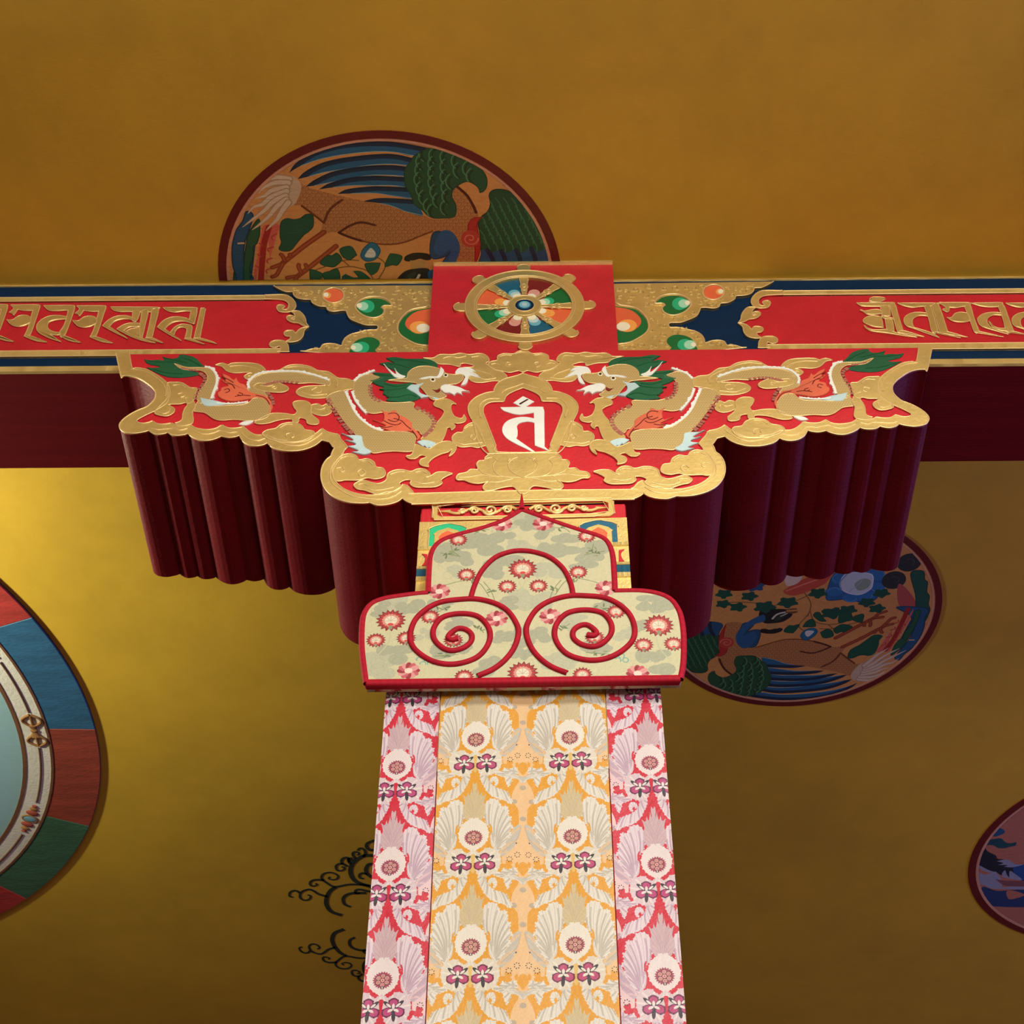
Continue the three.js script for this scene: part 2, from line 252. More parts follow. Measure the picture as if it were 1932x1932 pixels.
glyph('LL', ['1488,120* 1775,120 1800,140 1790,165* 1700,155 1600,165 1530,150', '1745,150* 1800,150 1775,270* 1730,250', '1438,300* 1490,245 1560,212 1640,207 1720,225* 1775,275* 1690,250 1600,255 1540,285 1510,320* 1655,425* 1540,365', '1555,350* 1600,300 1660,275 1720,280 1755,300 1740,410* 1690,405* 1705,320 1650,305 1610,330 1590,375*', '1685,410* 1740,405 1865,458*']);
glyph('LL', ['1835,125* 1878,130* 1850,280 1825,405* 1770,405* 1800,280', '1770,405* 1825,400 1932,430 1970,450*']);
glyph('LR', ['275,85* 415,105* 320,150* 290,150* 220,130*', '85,155* 470,150 505,165 515,190* 350,195 250,195 150,190', '350,190* 440,190 460,300* 370,295', '450,170* 510,175 545,290 600,465* 545,485 500,350', '120,237* 180,245 260,230 330,230 375,250* 360,275 260,288 200,280 160,250', '160,360 185,320 260,297 360,310* 380,430* 280,420 200,390', '360,305* 490,328* 480,345* 400,335', '400,335* 475,345 500,475* 430,480', '165,405* 230,445 300,455 420,450* 500,480 755,540* 600,520 400,490 270,475 200,445', '545,485* 600,465 830,535*']);
const TA = ['535,155* 960,155 985,175 985,190* 800,195 700,205 600,185', '830,190* 900,190 985,480* 920,480 880,330', '860,265* 760,258 680,270 620,310 608,360 640,410 720,440 1000,540* 900,480 720,425* 700,380 710,330 770,298 865,300*', '920,480* 990,478 1220,540*'];
glyph('LR', [...TA, '915,185* 985,175 1090,480* 1010,490 950,300', '1020,490* 1090,475 1300,535*']);
glyph('LR', ['990,150* 1310,150 1335,175 1330,200* 1260,195 1180,208 1110,205* 1090,255* 1030,225* 1070,205*', '1270,190* 1330,170 1380,330 1440,480* 1385,480 1330,340', '1080,315* 1130,315 1170,270 1240,257 1310,270* 1340,350* 1260,368 1160,360 1110,335', '1385,480* 1440,470 1690,530*']);
glyph('LR', ['1340,155* 1660,150 1690,165 1700,195* 1560,200 1450,190', '1640,190* 1700,180 1760,330 1815,475* 1730,480 1700,350', '1680,265* 1580,258 1480,275 1420,320 1420,360 1450,405 1530,440 1750,500* 1560,420* 1520,370 1530,320 1590,290 1680,295*', '1535,355* 1590,410 1660,435 1740,430* 1760,475* 1640,455 1570,410', '1740,478* 1815,470 1940,505*']);
glyph('LR', TA, [1185, 0]);

// ---------------------------------------------------------------- block with the eight-spoked wheel
const capAt = (px, py) => onWall(px, py, CAP_Z);
const block = thing('bearing_block', 'red square block with gold eight-spoked wheel between capital and ceiling', 'block', [0, 0, -CAP_Z]);
mesh('block_body', box(-0.2116, 0.2116, BEAM_Y, CEIL, -(BEAM_Z - CAP_Z) + 0.017, 0), M.red, block);
mesh('top_trim', box(-0.2116, 0.2116, CEIL - 0.006, CEIL, 0, 0.008), M.gold, block);
{
  const cx = 0.0036, cy = EYE + 3.0855, R = 0.1372;
  const wheel = new THREE.Group(); wheel.name = 'wheel'; wheel.position.set(cx, cy, 0); wheel.rotation.z = 0.012; block.add(wheel);
  const circ = (r, n = 64) => Array.from({ length: n }, (_, k) => [r * Math.cos(k / n * 2 * Math.PI), r * Math.sin(k / n * 2 * Math.PI)]);
  mesh('rim', slab(circ(R), 0.009, 0.002, [circ(R - 0.0285)]), M.gold, wheel);
  for (const r of [R - 0.001, R - 0.0215, R - 0.0275]) mesh('rim_line', new THREE.TorusGeometry(r, 0.0015, 6, 96).translate(0, 0, 0.009), M.rim, wheel);
  const cols = [[M.jade, M.mint, M.pale, M.cream], [M.wine, M.rose, M.rose, M.cream], [M.teal, M.sky, M.ice, M.cream], [M.coral, M.amber, M.amber, M.cream]];
  for (let k = 0; k < 8; k++) {
    const a0 = k * Math.PI / 4, a1 = a0 + Math.PI / 4, mid = (a0 + a1) / 2, set = cols[k % 4];
    const wedge = [[0.04 * Math.cos(mid - 0.1), 0.04 * Math.sin(mid - 0.1)]];
    for (let j = 0; j <= 10; j++) wedge.push([0.112 * Math.cos(a0 + 0.02 + (a1 - a0 - 0.04) * j / 10), 0.112 * Math.sin(a0 + 0.02 + (a1 - a0 - 0.04) * j / 10)]);
    wedge.push([0.04 * Math.cos(mid + 0.1), 0.04 * Math.sin(mid + 0.1)]);
    const w = mesh('wheel_segment', slab(wedge, 0.002, 0), set[0], wheel);
    [[0.060, 0.0135, set[1], 0.003], [0.0505, 0.0125, set[2], 0.004], [0.0425, 0.0105, set[3], 0.005]].forEach(([d, r, mt, z]) => mesh('segment_petal', slab(circ(r, 20).map(([x, y]) => [x + d * Math.cos(mid), y + d * Math.sin(mid)]), z, 0.0004), mt, w));
    const sp = [[0.03, 0.0042], [0.055, 0.0045], [0.062, 0.0085], [0.070, 0.006], [0.078, 0.0105], [0.086, 0.0075], [0.112, 0.0098]];
    const poly = [...sp, ...sp.slice().reverse().map(([d, h]) => [d, -h])].map(([d, h]) => [d * Math.cos(a0) - h * Math.sin(a0), d * Math.sin(a0) + h * Math.cos(a0)]);
    const spoke = mesh('spoke', slab(poly, 0.007, 0.0012), M.gold, wheel);
    mesh('spoke_edge', [tubeOf(poly, 0.0012, true, 0.006, 5), ...[0.066, 0.08].map((d) => new THREE.TorusGeometry(0.005, 0.0012, 5, 14).translate(d * Math.cos(a0), d * Math.sin(a0), 0.007))], M.rim, spoke);
    const kn = []; for (let j = -8; j <= 8; j++) { const b = j / 8 * Math.PI / 2; kn.push([(R + 0.012 + 0.013 * Math.cos(b)), 0.0155 * Math.sin(b)]); } kn.push([R - 0.002, 0.016], [R - 0.002, -0.016]);
    const kp = kn.map(([x, y]) => [x * Math.cos(a0) - y * Math.sin(a0), x * Math.sin(a0) + y * Math.cos(a0)]);
    const knob = mesh('rim_knob', slab(kp, 0.008, 0.002), M.gold, wheel);
    mesh('knob_edge', tubeOf(kp.slice(0, 17), 0.0013, false, 0.0075, 5), M.rim, knob);
  }
  mesh('hub', slab(circ(0.0385), 0.009, 0.002), M.gold, wheel);
  mesh('hub_line', new THREE.TorusGeometry(0.0375, 0.0014, 6, 48).translate(0, 0, 0.0085), M.rim, wheel);
  mesh('hub_line', new THREE.TorusGeometry(0.0225, 0.0016, 6, 48).translate(0, 0, 0.009), M.rim, wheel);
  [[0.0215, M.navy, 0.010], [0.0155, M.teal, 0.0108], [0.0125, M.sky, 0.0116], [0.0065, M.ice, 0.0124]].forEach(([r, mt, z]) => mesh('hub_disc', slab(circ(r, 32), z, 0.0005), mt, wheel));
}

// ---------------------------------------------------------------- the scalloped capital with two dragons
const cap = thing('pillar_capital', 'wide scalloped pillar capital with gold dragons on red and fluted maroon underside', 'capital', [0, 0, -CAP_Z]);
const capTop = BEAM_Y, capLow = capAt(986, 950)[1];
// the far half of the face hangs a little higher than a true mirror image
const flip = ([x, y, c]) => { const t = Math.max(0, (capTop - y) / (capTop - capLow)); return [-x, y + Math.abs(x) * 0.043 * t ** 4, c]; };
const leftOf = (crop, text) => mapped(trace(crop, text), capAt);
const both = (pts) => { const l = pts.map(([x, y, c]) => [x > -0.006 ? 0 : x, y, c]); return [...l, ...l.filter((p) => p[0] < 0).map(flip).reverse()]; };
const outerPts = [...leftOf('K7', '888,672* 922,855* 985,853 1060,872 1130,915 1172,955 1185,990 1172,1035 1120,1085 1060,1110 1000,1140 945,1178 915,1212 910,1238 925,1265 960,1283 1020,1290 1090,1280 1132,1268* 1155,1285 1200,1298 1250,1292 1275,1283* 1310,1302 1360,1306 1410,1298 1425,1290*'),
  ...leftOf('K2', '580,755 640,778 700,780 760,765 795,748* 850,758 900,753 935,742* 960,785 1010,815 1070,822 1120,812 1145,800* 1190,835 1260,855 1330,860 1400,855 1470,835 1520,810 1558,778* 1600,788 1620,795 1640,825 1655,838* 1640,865 1632,890'),
  ...leftOf('K3', '120,1078 80,1110 45,1165 30,1230 35,1300 65,1370 120,1430 200,1475 300,1502 400,1508 470,1503* 540,1525 600,1525 680,1510 740,1485 770,1458* 790,1480 840,1505 890,1516 925,1516*')];
const innerPts = [...leftOf('K7', '988,672* 1005,790*'), ...leftOf('K2', '215,237 295,277 355,317 390,352 406,400 402,450 380,500 300,552 220,590 155,628 175,647 225,648 275,632* 305,652 355,657 420,648* 470,672 520,668 560,655* 600,685 680,698 750,690 800,663* 850,685 920,685 965,675* 1010,715 1060,738 1130,742 1230,775 1330,793 1420,780 1490,745 1560,690* 1610,718 1690,735* 1700,765 1735,805 1755,830* 1725,865'),
  ...leftOf('K3', '222,1080 165,1155 137,1220 142,1280 190,1342 260,1390 350,1420 440,1435 560,1430 650,1415 740,1370 775,1335* 820,1355 860,1400 900,1420*')];
outerPts[0][1] = innerPts[0][1] = capTop;
const mid = (px, py) => { const p = capAt(px, py); return [0, p[1], true]; };
const outer = spline([...outerPts, mid(986, 946.5), ...outerPts.map(flip).reverse()].map((p, i, a) => (i === 0 || i === a.length - 1 ? [p[0], p[1], true] : p)), true, 6);
const innerHalf = [...innerPts, mid(986, 928.5)];
const inner = spline(both(innerHalf.slice(0, -1)).toSpliced(innerHalf.length - 1, 0, innerHalf[innerHalf.length - 1]), true, 6);
{
  const g = toCreasedNormals(slab(outer, CAP_BACK - CAP_Z - 0.001, 0), 0.55).translate(0, 0, -(CAP_BACK - CAP_Z)), body = mesh('fluted_body', g, M.maroon, cap);
  tag(body, 'dark maroon scalloped underside with deep flutes');
  mesh('red_face', slab(outer, 0.0025, 0).translate(0, 0, -0.001), M.red, cap);
  const band = [...spline([...outerPts, mid(986, 946.5), ...outerPts.map(flip).reverse()], false, 6), ...spline([...innerHalf, ...innerPts.map(flip).reverse()], false, 6).reverse()];
  const b = mesh('gold_border', slab(band, 0.0045, 0.0010), M.gold, cap);
  mesh('border_edge', [tubeOf(spline([...outerPts, mid(986, 946.5), ...outerPts.map(flip).reverse()], false, 3), 0.0016, false, 0.0042), tubeOf(spline([...innerHalf, ...innerPts.map(flip).reverse()], false, 3), 0.0016, false, 0.0042)], M.rim, b);
  // a raised bead inside the border, following it
  const bead = ['K2|110,240 200,250 280,290 340,335 370,375 380,410 370,450', 'K2|265,690 310,700 370,695 440,690 480,705 540,690', 'K2|575,700 640,730 720,730 790,705 860,725 940,715 985,760 1060,785 1130,765', 'K2|1160,750 1240,800 1340,822 1430,810 1510,765 1560,725', 'K3|250,1010 200,1090 140,1150 112,1225 120,1310 190,1380 300,1440 420,1465 560,1475 680,1455 760,1400'];
  for (const side of [0, 1]) for (const t of bead) { const [k, s] = t.split('|'), p = leftOf(k, s); mesh('border_bead', tubeOf(side ? p.map(flip) : p, 0.0015, false, 0.0045), M.rim, b); }
}
// relief pieces: traced on one side, mirrored for the other
const LOW = 0.5;                                   // the relief is shallow: half the nominal layer heights
function piece(name, text, crop, mat, depth, side, parent, opts = {}) {
  let p = leftOf(crop, text); if (side) p = p.map(flip).reverse();
  depth *= LOW;
  const q = spline(p, true, opts.sub ?? 4), m = mesh(name, slab(q, depth, Math.min(opts.bevel ?? 0.0012, depth * 0.4)), mat, parent);
  if (opts.rim) mesh(name + '_edge', tubeOf(spline(p, true, 3), opts.rim, true, depth - 0.0006, 5), opts.rimMat ?? M.rim, m);
  return m;
}
function lines(name, texts, crop, mat, r, z, side, parent) {
  for (const t of texts) { let p = leftOf(crop, t); if (side) p = p.map(flip); mesh(name, tubeOf(p, r, false, z * LOW, 5), mat, parent); }
}
const CLOUDS = [
  ['K2', '750,205* 800,190 850,205* 880,190 990,188 1080,200 1130,240 1120,270 1060,300 1050,322 1000,318 970,292 1000,270 1030,265 980,260 900,265 840,250 800,215', ['860,215 960,210 1060,230 1100,255', '1000,290 1020,285 1030,300'], 0.007],
  ['K2', '1170,260 1240,240 1300,208 1380,200 1470,215 1530,245 1610,255 1680,300 1760,310 1818,348 1790,385 1730,395 1690,425 1600,450 1480,455 1390,435 1365,405 1400,375 1470,362 1600,355 1600,320 1500,285 1350,262 1200,275', ['1280,225 1380,215 1470,232 1530,262', '1560,265 1630,290 1680,330 1670,370', '1480,395 1520,375 1560,390 1540,415 1500,410', '1400,410 1480,435 1600,425'], 0.006],
  ['K2', '1040,372 1080,345 1150,350 1180,335 1220,340 1250,350 1300,375 1300,400 1250,415 1150,410 1070,395', ['1090,365 1160,370 1190,360', '1180,380 1210,370 1215,385 1195,390'], 0.0095],
  ['K2', '1480,510 1530,500 1560,515 1600,500 1632,530 1625,570 1570,590 1500,575 1470,545', ['1500,535 1550,545 1590,530 1600,555'], 0.007],
  ['K2', '385,350 440,340 500,345 560,380 612,385 600,430 590,470 560,500 520,495 480,505 400,510 440,540 435,570 390,595 330,590 290,570 330,520 390,450', ['430,365 490,360 530,390', '470,430 510,420 520,445 490,455', '310,560 360,580 400,565 410,540'], 0.0102],
  ['K2', '1110,740 1140,705 1210,690 1250,660 1330,645 1400,665 1430,700 1490,710 1502,738 1450,782 1330,800 1200,785', ['1290,755 1290,735 1330,728 1350,750 1330,765', '1240,690 1280,665 1340,660', '1140,740 1200,770 1300,785'], 0.0106],
  ['K3', '130,1230 140,1170 180,1110 230,1070 300,1060 350,1080 375,1115 450,1105 510,1135 530,1180 590,1190 615,1240 590,1275 520,1290 450,1280 360,1300 250,1300 190,1310 150,1290', ['170,1195 220,1185 245,1210 220,1230 195,1215', '360,1230 390,1205 425,1215 430,1245 390,1265 370,1245', '200,1110 260,1085 320,1090', '400,1130 460,1130 500,1165'], 0.0106],
  ['K3', '340,1330 400,1300 450,1310 500,1325 560,1330 620,1300 640,1240 700,1210 770,1205 850,1220 900,1200 970,1200 1020,1240 1010,1270 980,1272 1030,1260 1080,1230 1160,1225 1230,1240* 1170,1265 1120,1300 1130,1330 1070,1360 960,1365 880,1360 840,1330 850,1300 790,1300 740,1330 760,1360 700,1400 620,1410 540,1430 480,1410 420,1390 360,1380 330,1350', ['370,1340 420,1335 450,1350', '440,1375 520,1395 620,1385 690,1365', '660,1250 720,1230 790,1225', '890,1230 950,1220 990,1240', '880,1320 960,1335 1060,1320'], 0.0102],
  ['K3', '955,180* 1050,180 1110,150 1220,150 1300,138 1380,150 1480,140 1540,165 1560,210 1530,230 1600,280 1680,310 1720,350 1700,390 1600,390 1500,405 1420,400 1380,370 1350,300 1320,270 1400,265 1420,250 1350,230 1300,235 1290,260 1200,240 1100,235 1070,215 1020,195', ['1140,185 1200,170 1280,180 1350,165', '1400,175 1480,165 1520,195', '1440,290 1500,310 1560,330 1600,360', '1450,360 1530,380 1620,365'], 0.007],
];
for (const side of [0, 1]) for (const [crop, text, curl, d] of CLOUDS) { const c = piece('cloud', text, crop, M.gold, d, side, cap, { rim: 0.0017 }); lines('cloud_curl', curl, crop, M.rim, 0.0015, d, side, c); }
// middle: crowning cloud, niche, lotus and syllable
const whole = (name, text, crop, mat, depth0, opts = {}) => { const depth = depth0 * LOW, p = leftOf(crop, text), q = spline(both(p), true, 4), m = mesh(name, slab(q, depth, 0.0012, opts.hole ? [opts.hole] : []), mat, cap); mesh(name + '_edge', [tubeOf(spline(both(p), true, 3), 0.0017, true, depth - 0.0005, 5), ...(opts.hole ? [tubeOf(opts.hole, 0.0017, true, depth - 0.0005, 5)] : [])], M.rim, m); return m; };
const crown = whole('cloud', '925,88 860,95 800,125 690,122 620,150 610,200 540,215 505,255 570,310 680,330 760,345 860,325 922,342', 'N', M.gold, 0.008);
for (const s of [0, 1]) lines('cloud_curl', ['740,260 780,248 770,230 720,230 710,265 760,290', '640,160 700,140 780,145', '820,130 870,108 925,105', '540,250 600,240 650,265'], 'N', M.rim, 0.0015, 0.008, s, crown);
const hole = spline(both(leftOf('N', '922,525* 800,570 720,620 690,690* 600,690 520,700 460,740 445,800 470,880 625,1280*')), true, 4);
const niche = whole('niche_frame', '925,355* 830,385 700,420 620,470 580,530 570,570* 480,585 370,630 300,690 270,750 280,830 330,930* 525,1312*', 'N', M.gold, 0.0085, { hole });
for (const s of [0, 1]) lines('frame_bead', ['660,590 720,545 830,510 922,475', '395,770 420,710 500,660 640,655', '395,780 420,880'], 'N', M.rim, 0.0015, 0.0085, s, niche);
for (const s of [0, 1]) { const c = piece('cloud', '345,925* 275,950 225,990 208,1045 140,1050 85,1095 88,1150 130,1200 200,1222 300,1215 380,1228 478,1200* 440,1100 400,1000', 'N', M.gold, 0.0075, s, cap, { rim: 0.0016 }); lines('cloud_curl', ['290,1110 320,1080 360,1100 340,1135 310,1125', '225,1010 280,970 330,965', '130,1170 220,1195 300,1185 440,1170'], 'N', M.rim, 0.0015, 0.0075, s, c); }
const lotus = whole('lotus_base', '905,1300* 525,1305* 470,1350 460,1385 400,1390 370,1430 385,1490 300,1490 250,1525 160,1545 130,1590 150,1615 220,1615 300,1645 400,1655 515,1630* 460,1670 445,1710 480,1740 560,1735 650,1710 780,1690 830,1715 880,1772 905,1782', 'N', M.gold, 0.0108);
for (const s of [0, 1]) lines('petal_line', ['905,1585 780,1520 740,1440 780,1380 850,1350', '890,1590 700,1580 600,1540 560,1450 600,1390', '700,1580 560,1570 420,1520 380,1450', '560,1580 420,1560 300,1580 160,1590', '800,1600 640,1640 520,1640', '740,1400 760,1370 800,1375 790,1400', '470,1370 560,1350 620,1390'], 'N', M.rim, 0.0014, 0.0106, s, lotus);
{
  const sy = (t) => spline(leftOf('N', t), true, 5);
  const main = mesh('seed_syllable', slab(sy('645,752* 1110,745 1150,762 1165,795 1166,900 1170,1215* 1232,1272* 1052,1200* 1047,935* 990,922 930,925 870,942 845,975 852,1030 850,1085 835,1118* 1062,1278* 1020,1276* 950,1240 830,1182 740,1130 690,1080 668,1020 690,950 750,900 850,870 950,865 1042,882* 1040,815* 920,835 830,835 740,812 680,788'), 0.0040, 0.0008), M.white, cap);
  tag(main, 'white painted seed syllable');
  mesh('syllable_drop', slab(sy('915,620* 1048,685* 942,750* 898,750* 798,700*'), 0.0040, 0.0008), M.white, main);
  mesh('drop_slit', slab(sy('865,714* 962,658* 982,664* 884,724*'), 0.0044, 0), M.brown, main);
}
// dragons
function ribbon(text, crop, width, side, teeth) {  // toothed fin along a path
  let p = leftOf(crop, text); if (side) p = p.map(flip);
  const q = spline(p, false, 6), L = [], R = [];
  q.forEach((a, i) => { const b = q[Math.min(i + 1, q.length - 1)], c = q[Math.max(i - 1, 0)], dx = b[0] - c[0], dy = b[1] - c[1], l = Math.hypot(dx, dy) || 1, w = width * (i % teeth === 0 ? 1.5 : i % 2 ? 0.62 : 0.95); L.push([a[0] - dy / l * w, a[1] + dx / l * w]); R.push([a[0] + dy / l * width * 0.5, a[1] - dx / l * width * 0.5]); });
  const poly = [...(side ? L.map((_, i) => [2 * q[i][0] - L[i][0], 2 * q[i][1] - L[i][1]]) : L), ...(side ? R.map((_, i) => [2 * q[i][0] - R[i][0], 2 * q[i][1] - R[i][1]]) : R).reverse()];
  return slab(poly, 0.0125 * LOW, 0.0008);
}
function ticks(text, crop, n, w, side) {
  let p = leftOf(crop, text); if (side) p = p.map(flip);
  const q = spline(p, false, 8), out = [];
  for (let k = 0; k < n; k++) { const i = Math.floor(k / n * (q.length - 2)), a = q[i], b = q[i + 1], an = Math.atan2(b[1] - a[1], b[0] - a[0]); out.push(new RoundedBoxGeometry(0.0062, w, 0.004, 1, 0.0012).rotateZ(an).translate(a[0], a[1], 0.004)); }
  return out;
}
for (const side of [0, 1]) {
  const P = (name, crop, text, mat, d, parent, o) => piece(name, text, crop, mat, d, side, parent, o);
  const gold = { rim: 0.0013 };
  const dragon = P('dragon', 'K3', '80,545 150,500 240,490 280,560 320,650 380,740 450,800 520,840 600,855 700,855 800,860 870,880 890,920 880,970 870,1030 800,1042 700,1036 600,1042 500,1052 430,1000 400,930 340,880 270,800 210,720 150,640 110,590', M.scales, 0.0105, cap, gold);
  tag(dragon, 'gold relief dragon with green mane facing the niche');
  P('dragon_neck', 'K3', '330,400 350,370 400,345 470,330 520,345 590,370* 560,385 510,390 480,420 470,470 490,540 560,570 640,590 780,590 850,585 880,600 870,640 940,660 1010,700 1060,750 1070,800 1040,840 980,880 940,880 920,850 860,830 790,760 720,700 600,680 520,690 450,680 400,640 350,580 320,500', M.scales, 0.009, dragon, gold);
  P('dragon_coil', 'K2', '1000,400 1005,350 1050,300 1130,270 1230,262 1340,262 1450,280 1560,300 1620,330 1615,362 1570,352 1480,342 1380,347 1280,337 1200,342 1150,352 1120,382 1130,420 1150,450 1100,440 1040,430', M.scales, 0.0085, dragon, gold);
  P('dragon_haunch', 'K2', '630,480 680,510 760,520 850,515 950,510 1010,490 1040,462 1100,460 1150,500 1170,550 1150,600 1090,625 1000,630 890,622 800,628 740,615 680,575 640,565 590,560* 600,520', M.scales, 0.010, dragon, gold);
  P('dragon_tail', 'K2', '440,198* 480,210 530,225 590,228 660,228 710,240 745,275 755,330 745,390 720,450 700,480* 640,500 615,470 625,420 660,370 690,320 685,280 640,250 560,248 500,240 465,220', M.scales, 0.0105, dragon, gold);
  P('hind_leg', 'K2', '525,460 575,470 600,520 580,570 585,640 550,665 480,672 445,650* 480,640 500,620 505,580 520,540 540,510', M.gold, 0.0115, dragon, gold);
  P('hind_leg', 'K2', '1050,640 1110,605 1180,575 1280,575 1345,585 1370,560 1350,530 1340,495 1370,480 1430,480 1470,500 1480,530 1475,560 1490,590 1535,625* 1532,655 1490,660 1450,650 1440,620 1390,610 1380,642 1340,645 1330,620 1240,625 1150,650 1080,655', M.gold, 0.0095, dragon, gold);
  P('foreleg', 'K3', '960,900 1000,890 1040,840 1080,780 1130,720 1150,670 1110,640 1060,620 1060,590 1100,560 1180,560 1225,580 1265,610* 1228,602 1210,630 1220,680 1250,720 1310,735 1330,700* 1350,740 1330,770 1270,782 1235,775 1250,812 1215,845* 1212,822 1180,822 1160,880 1130,940 1080,970 1000,950 940,930', M.gold, 0.0095, dragon, gold);
  P('foreleg', 'K3', '870,1030* 850,1072 800,1080* 830,1105 890,1105 940,1075 990,1090 940,1112 925,1140 945,1168 1012,1182* 1005,1150 1040,1110 1080,1085 1130,1062 1190,1045 1225,1012 1212,1050 1195,1086* 1235,1058 1258,1020 1255,980 1210,950 1140,950 1080,975 1020,1015 950,1000 890,975', M.gold, 0.012, dragon, gold);
  P('green_mane', 'K3', '470,390* 520,380 560,360 500,320 600,320 680,330 720,360 760,350 700,300 640,270 560,235* 640,220 700,232 620,185* 700,175 800,190 900,190 1000,195 1060,215 1088,245 1080,270 1000,262 900,270 830,310 810,370 740,400 640,385 610,402 700,420 820,415 870,412 845,460 870,500 930,540 880,570 800,585 700,580 620,570 645,545 590,510* 600,480 560,470* 600,450 540,430', M.green, 0.0102, dragon);
  P('head', 'K3', '640,392* 760,376 810,372 820,330 860,290 930,265 1020,265 1100,285 1130,300 1170,330 1230,340 1310,340 1322,380 1270,422 1200,432 1130,452 1120,490 1150,520 1172,540 1060,572 1000,530 960,480 900,422 860,412 760,404', M.scales, 0.0122, dragon, gold);
  P('whisker', 'K3', '1250,332 1270,290 1310,275 1390,280 1442,312* 1400,312 1450,340 1490,376* 1440,362 1380,352 1365,400 1340,430 1300,437* 1322,400 1340,360 1310,340', M.white, 0.0135, dragon);
  P('whisker', 'K3', '1115,457 1160,430 1230,440 1290,455 1340,480 1385,496* 1310,492 1320,530* 1270,504 1240,527* 1200,507 1150,502', M.white, 0.0135, dragon);
  P('cheek_fringe', 'K3', '808,465* 850,432 900,430 982,410* 930,450 920,480 940,510 1000,530 1060,545 1112,560 1072,572 1020,542 940,552* 890,512 850,490', M.ice, 0.0132, dragon);
  P('horn', 'K3', '595,238* 640,280 710,335 698,280* 730,320 760,340 800,355 760,372 700,362 650,310', M.white, 0.0128, dragon);
  P('brow', 'K3', '915,382* 960,365 1030,355 1090,350 1118,268* 1152,310 1110,372 1040,372 960,386', M.white, 0.0135, dragon);
  P('mouth', 'K3', '1035,475* 1080,480 1110,465 1120,490 1090,510 1060,495', M.wine, 0.0130, dragon);
  for (const [x, y, r] of [[1047, 390, 25], [1165, 350, 22]]) {
    const ring = (k) => Array.from({ length: 12 }, (_, i) => (x + k * Math.cos(i * Math.PI / 6)).toFixed(1) + ',' + (y + k * 0.72 * Math.sin(i * Math.PI / 6)).toFixed(1)).join(' ');
    const e = P('eye', 'K3', ring(r), M.cream, 0.0142, dragon, { bevel: 0.0006 });
    P('iris', 'K3', ring(r * 0.62), M.brown, 0.0148, dragon, { bevel: 0.0004 });
  }
  P('flame', 'K3', '600,700 575,660* 640,680 700,658* 740,700 800,730 850,770 860,820 900,850 932,900 900,932 880,880 840,852 760,862 680,857 610,832 555,812* 620,800 495,748* 580,770 600,740', M.salmon, 0.0112, dragon);
  P('flame', 'K2', '790,405 800,380 850,365 815,335 795,320* 830,325 800,270* 850,290 890,320 910,300* 930,340 980,360 1000,400 1060,425 1130,440 1180,490 1185,540 1150,585* 1162,540 1140,490 1090,462 1000,466 900,482 830,475 780,450 770,420', M.salmon, 0.0108, dragon);
  P('tail_tuft', 'K2', '210,160* 260,168 320,165 360,170 350,140* 410,155 460,150 480,125* 540,130 600,150 640,190 668,222 590,222 520,215 440,198 480,225 560,250 640,265 600,285 500,298 400,295 320,270 250,235 230,225* 300,225 330,215 240,195', M.green, 0.0085, dragon);
  P('leg_fringe', 'K3', '212,873* 270,890 340,890 400,900 412,950 430,1000 492,1040 430,1066 370,1057 310,1042* 370,1030 268,990* 340,980 330,960 248,935* 320,940 300,915', M.ice, 0.0122, dragon);
  P('leg_fringe', 'K3', '900,952* 960,935 1030,945 1080,970 1040,1010 1010,1000* 1000,1012 970,985* 950,990', M.ice, 0.0128, dragon);
  P('leg_fringe', 'K2', '635,455* 700,470 760,480 852,505* 780,517 690,522 650,500', M.ice, 0.0120, dragon);
  P('leg_fringe', 'K2', '928,657* 970,635 1042,632 1000,660 960,665', M.white, 0.0110, dragon);
  const L = (name, crop, texts, mat, r, z) => lines(name, texts, crop, mat, r, z, side, dragon);
  L('flame_curl', 'K3', ['640,700 700,690 740,720 730,760 690,770 640,750', '600,760 660,790 720,800 760,780', '690,740 760,760 800,800 850,840', '560,810 620,822 680,812', '860,850 890,890 905,920'], M.wine, 0.0011, 0.0112);
  L('flame_curl', 'K2', ['820,400 850,390 860,410 830,420', '930,420 960,430 950,445 920,435', '840,350 880,360 900,390', '800,300 850,320 890,345', '1060,440 1130,460 1165,510', '900,450 960,440 1020,445'], M.wine, 0.0011, 0.0108);
  L('mane_strand', 'K3', ['700,200 800,205 900,215 1000,235', '640,240 740,250 830,280', '560,470 640,480 740,470 830,450', '620,540 720,545 830,520 900,540', '600,420 700,445 800,435', '520,330 600,345 680,350'], M.jade, 0.0013, 0.0102);
  L('mane_strand', 'K2', ['240,175 340,185 440,185', '360,150 440,170 540,190', '280,240 380,265 500,275', '500,150 580,180 640,215'], M.jade, 0.0013, 0.0085);
  mesh('dorsal_fin', [ribbon('250,490 290,580 340,680 410,760 500,820 590,850', 'K3', 0.0052, side, 9), ribbon('330,400 380,355 450,325 520,300', 'K3', 0.0048, side, 7), ribbon('310,490 340,570 400,650 440,690', 'K3', 0.0045, side, 7)], M.white, dragon);
  mesh('dorsal_fin', [ribbon('1010,385 1005,340 1060,285 1150,262 1260,258 1380,260 1500,285 1615,325', 'K2', 0.0048, side, 8), ribbon('670,225 720,235 760,290 760,350 735,420 720,465', 'K2', 0.0050, side, 7), ribbon('760,500 850,505 930,500 1000,490', 'K2', 0.0040, side, 6)], M.white, dragon);
  mesh('belly_plates', [...ticks('95,565 150,660 215,760 280,840 330,885', 'K3', 13, 0.011, side), ...ticks('480,440 480,500 520,560 600,585', 'K3', 8, 0.010, side), ...ticks('900,640 1000,690 1060,760 1040,830 990,880 950,905', 'K3', 14, 0.010, side)], M.pink, dragon);
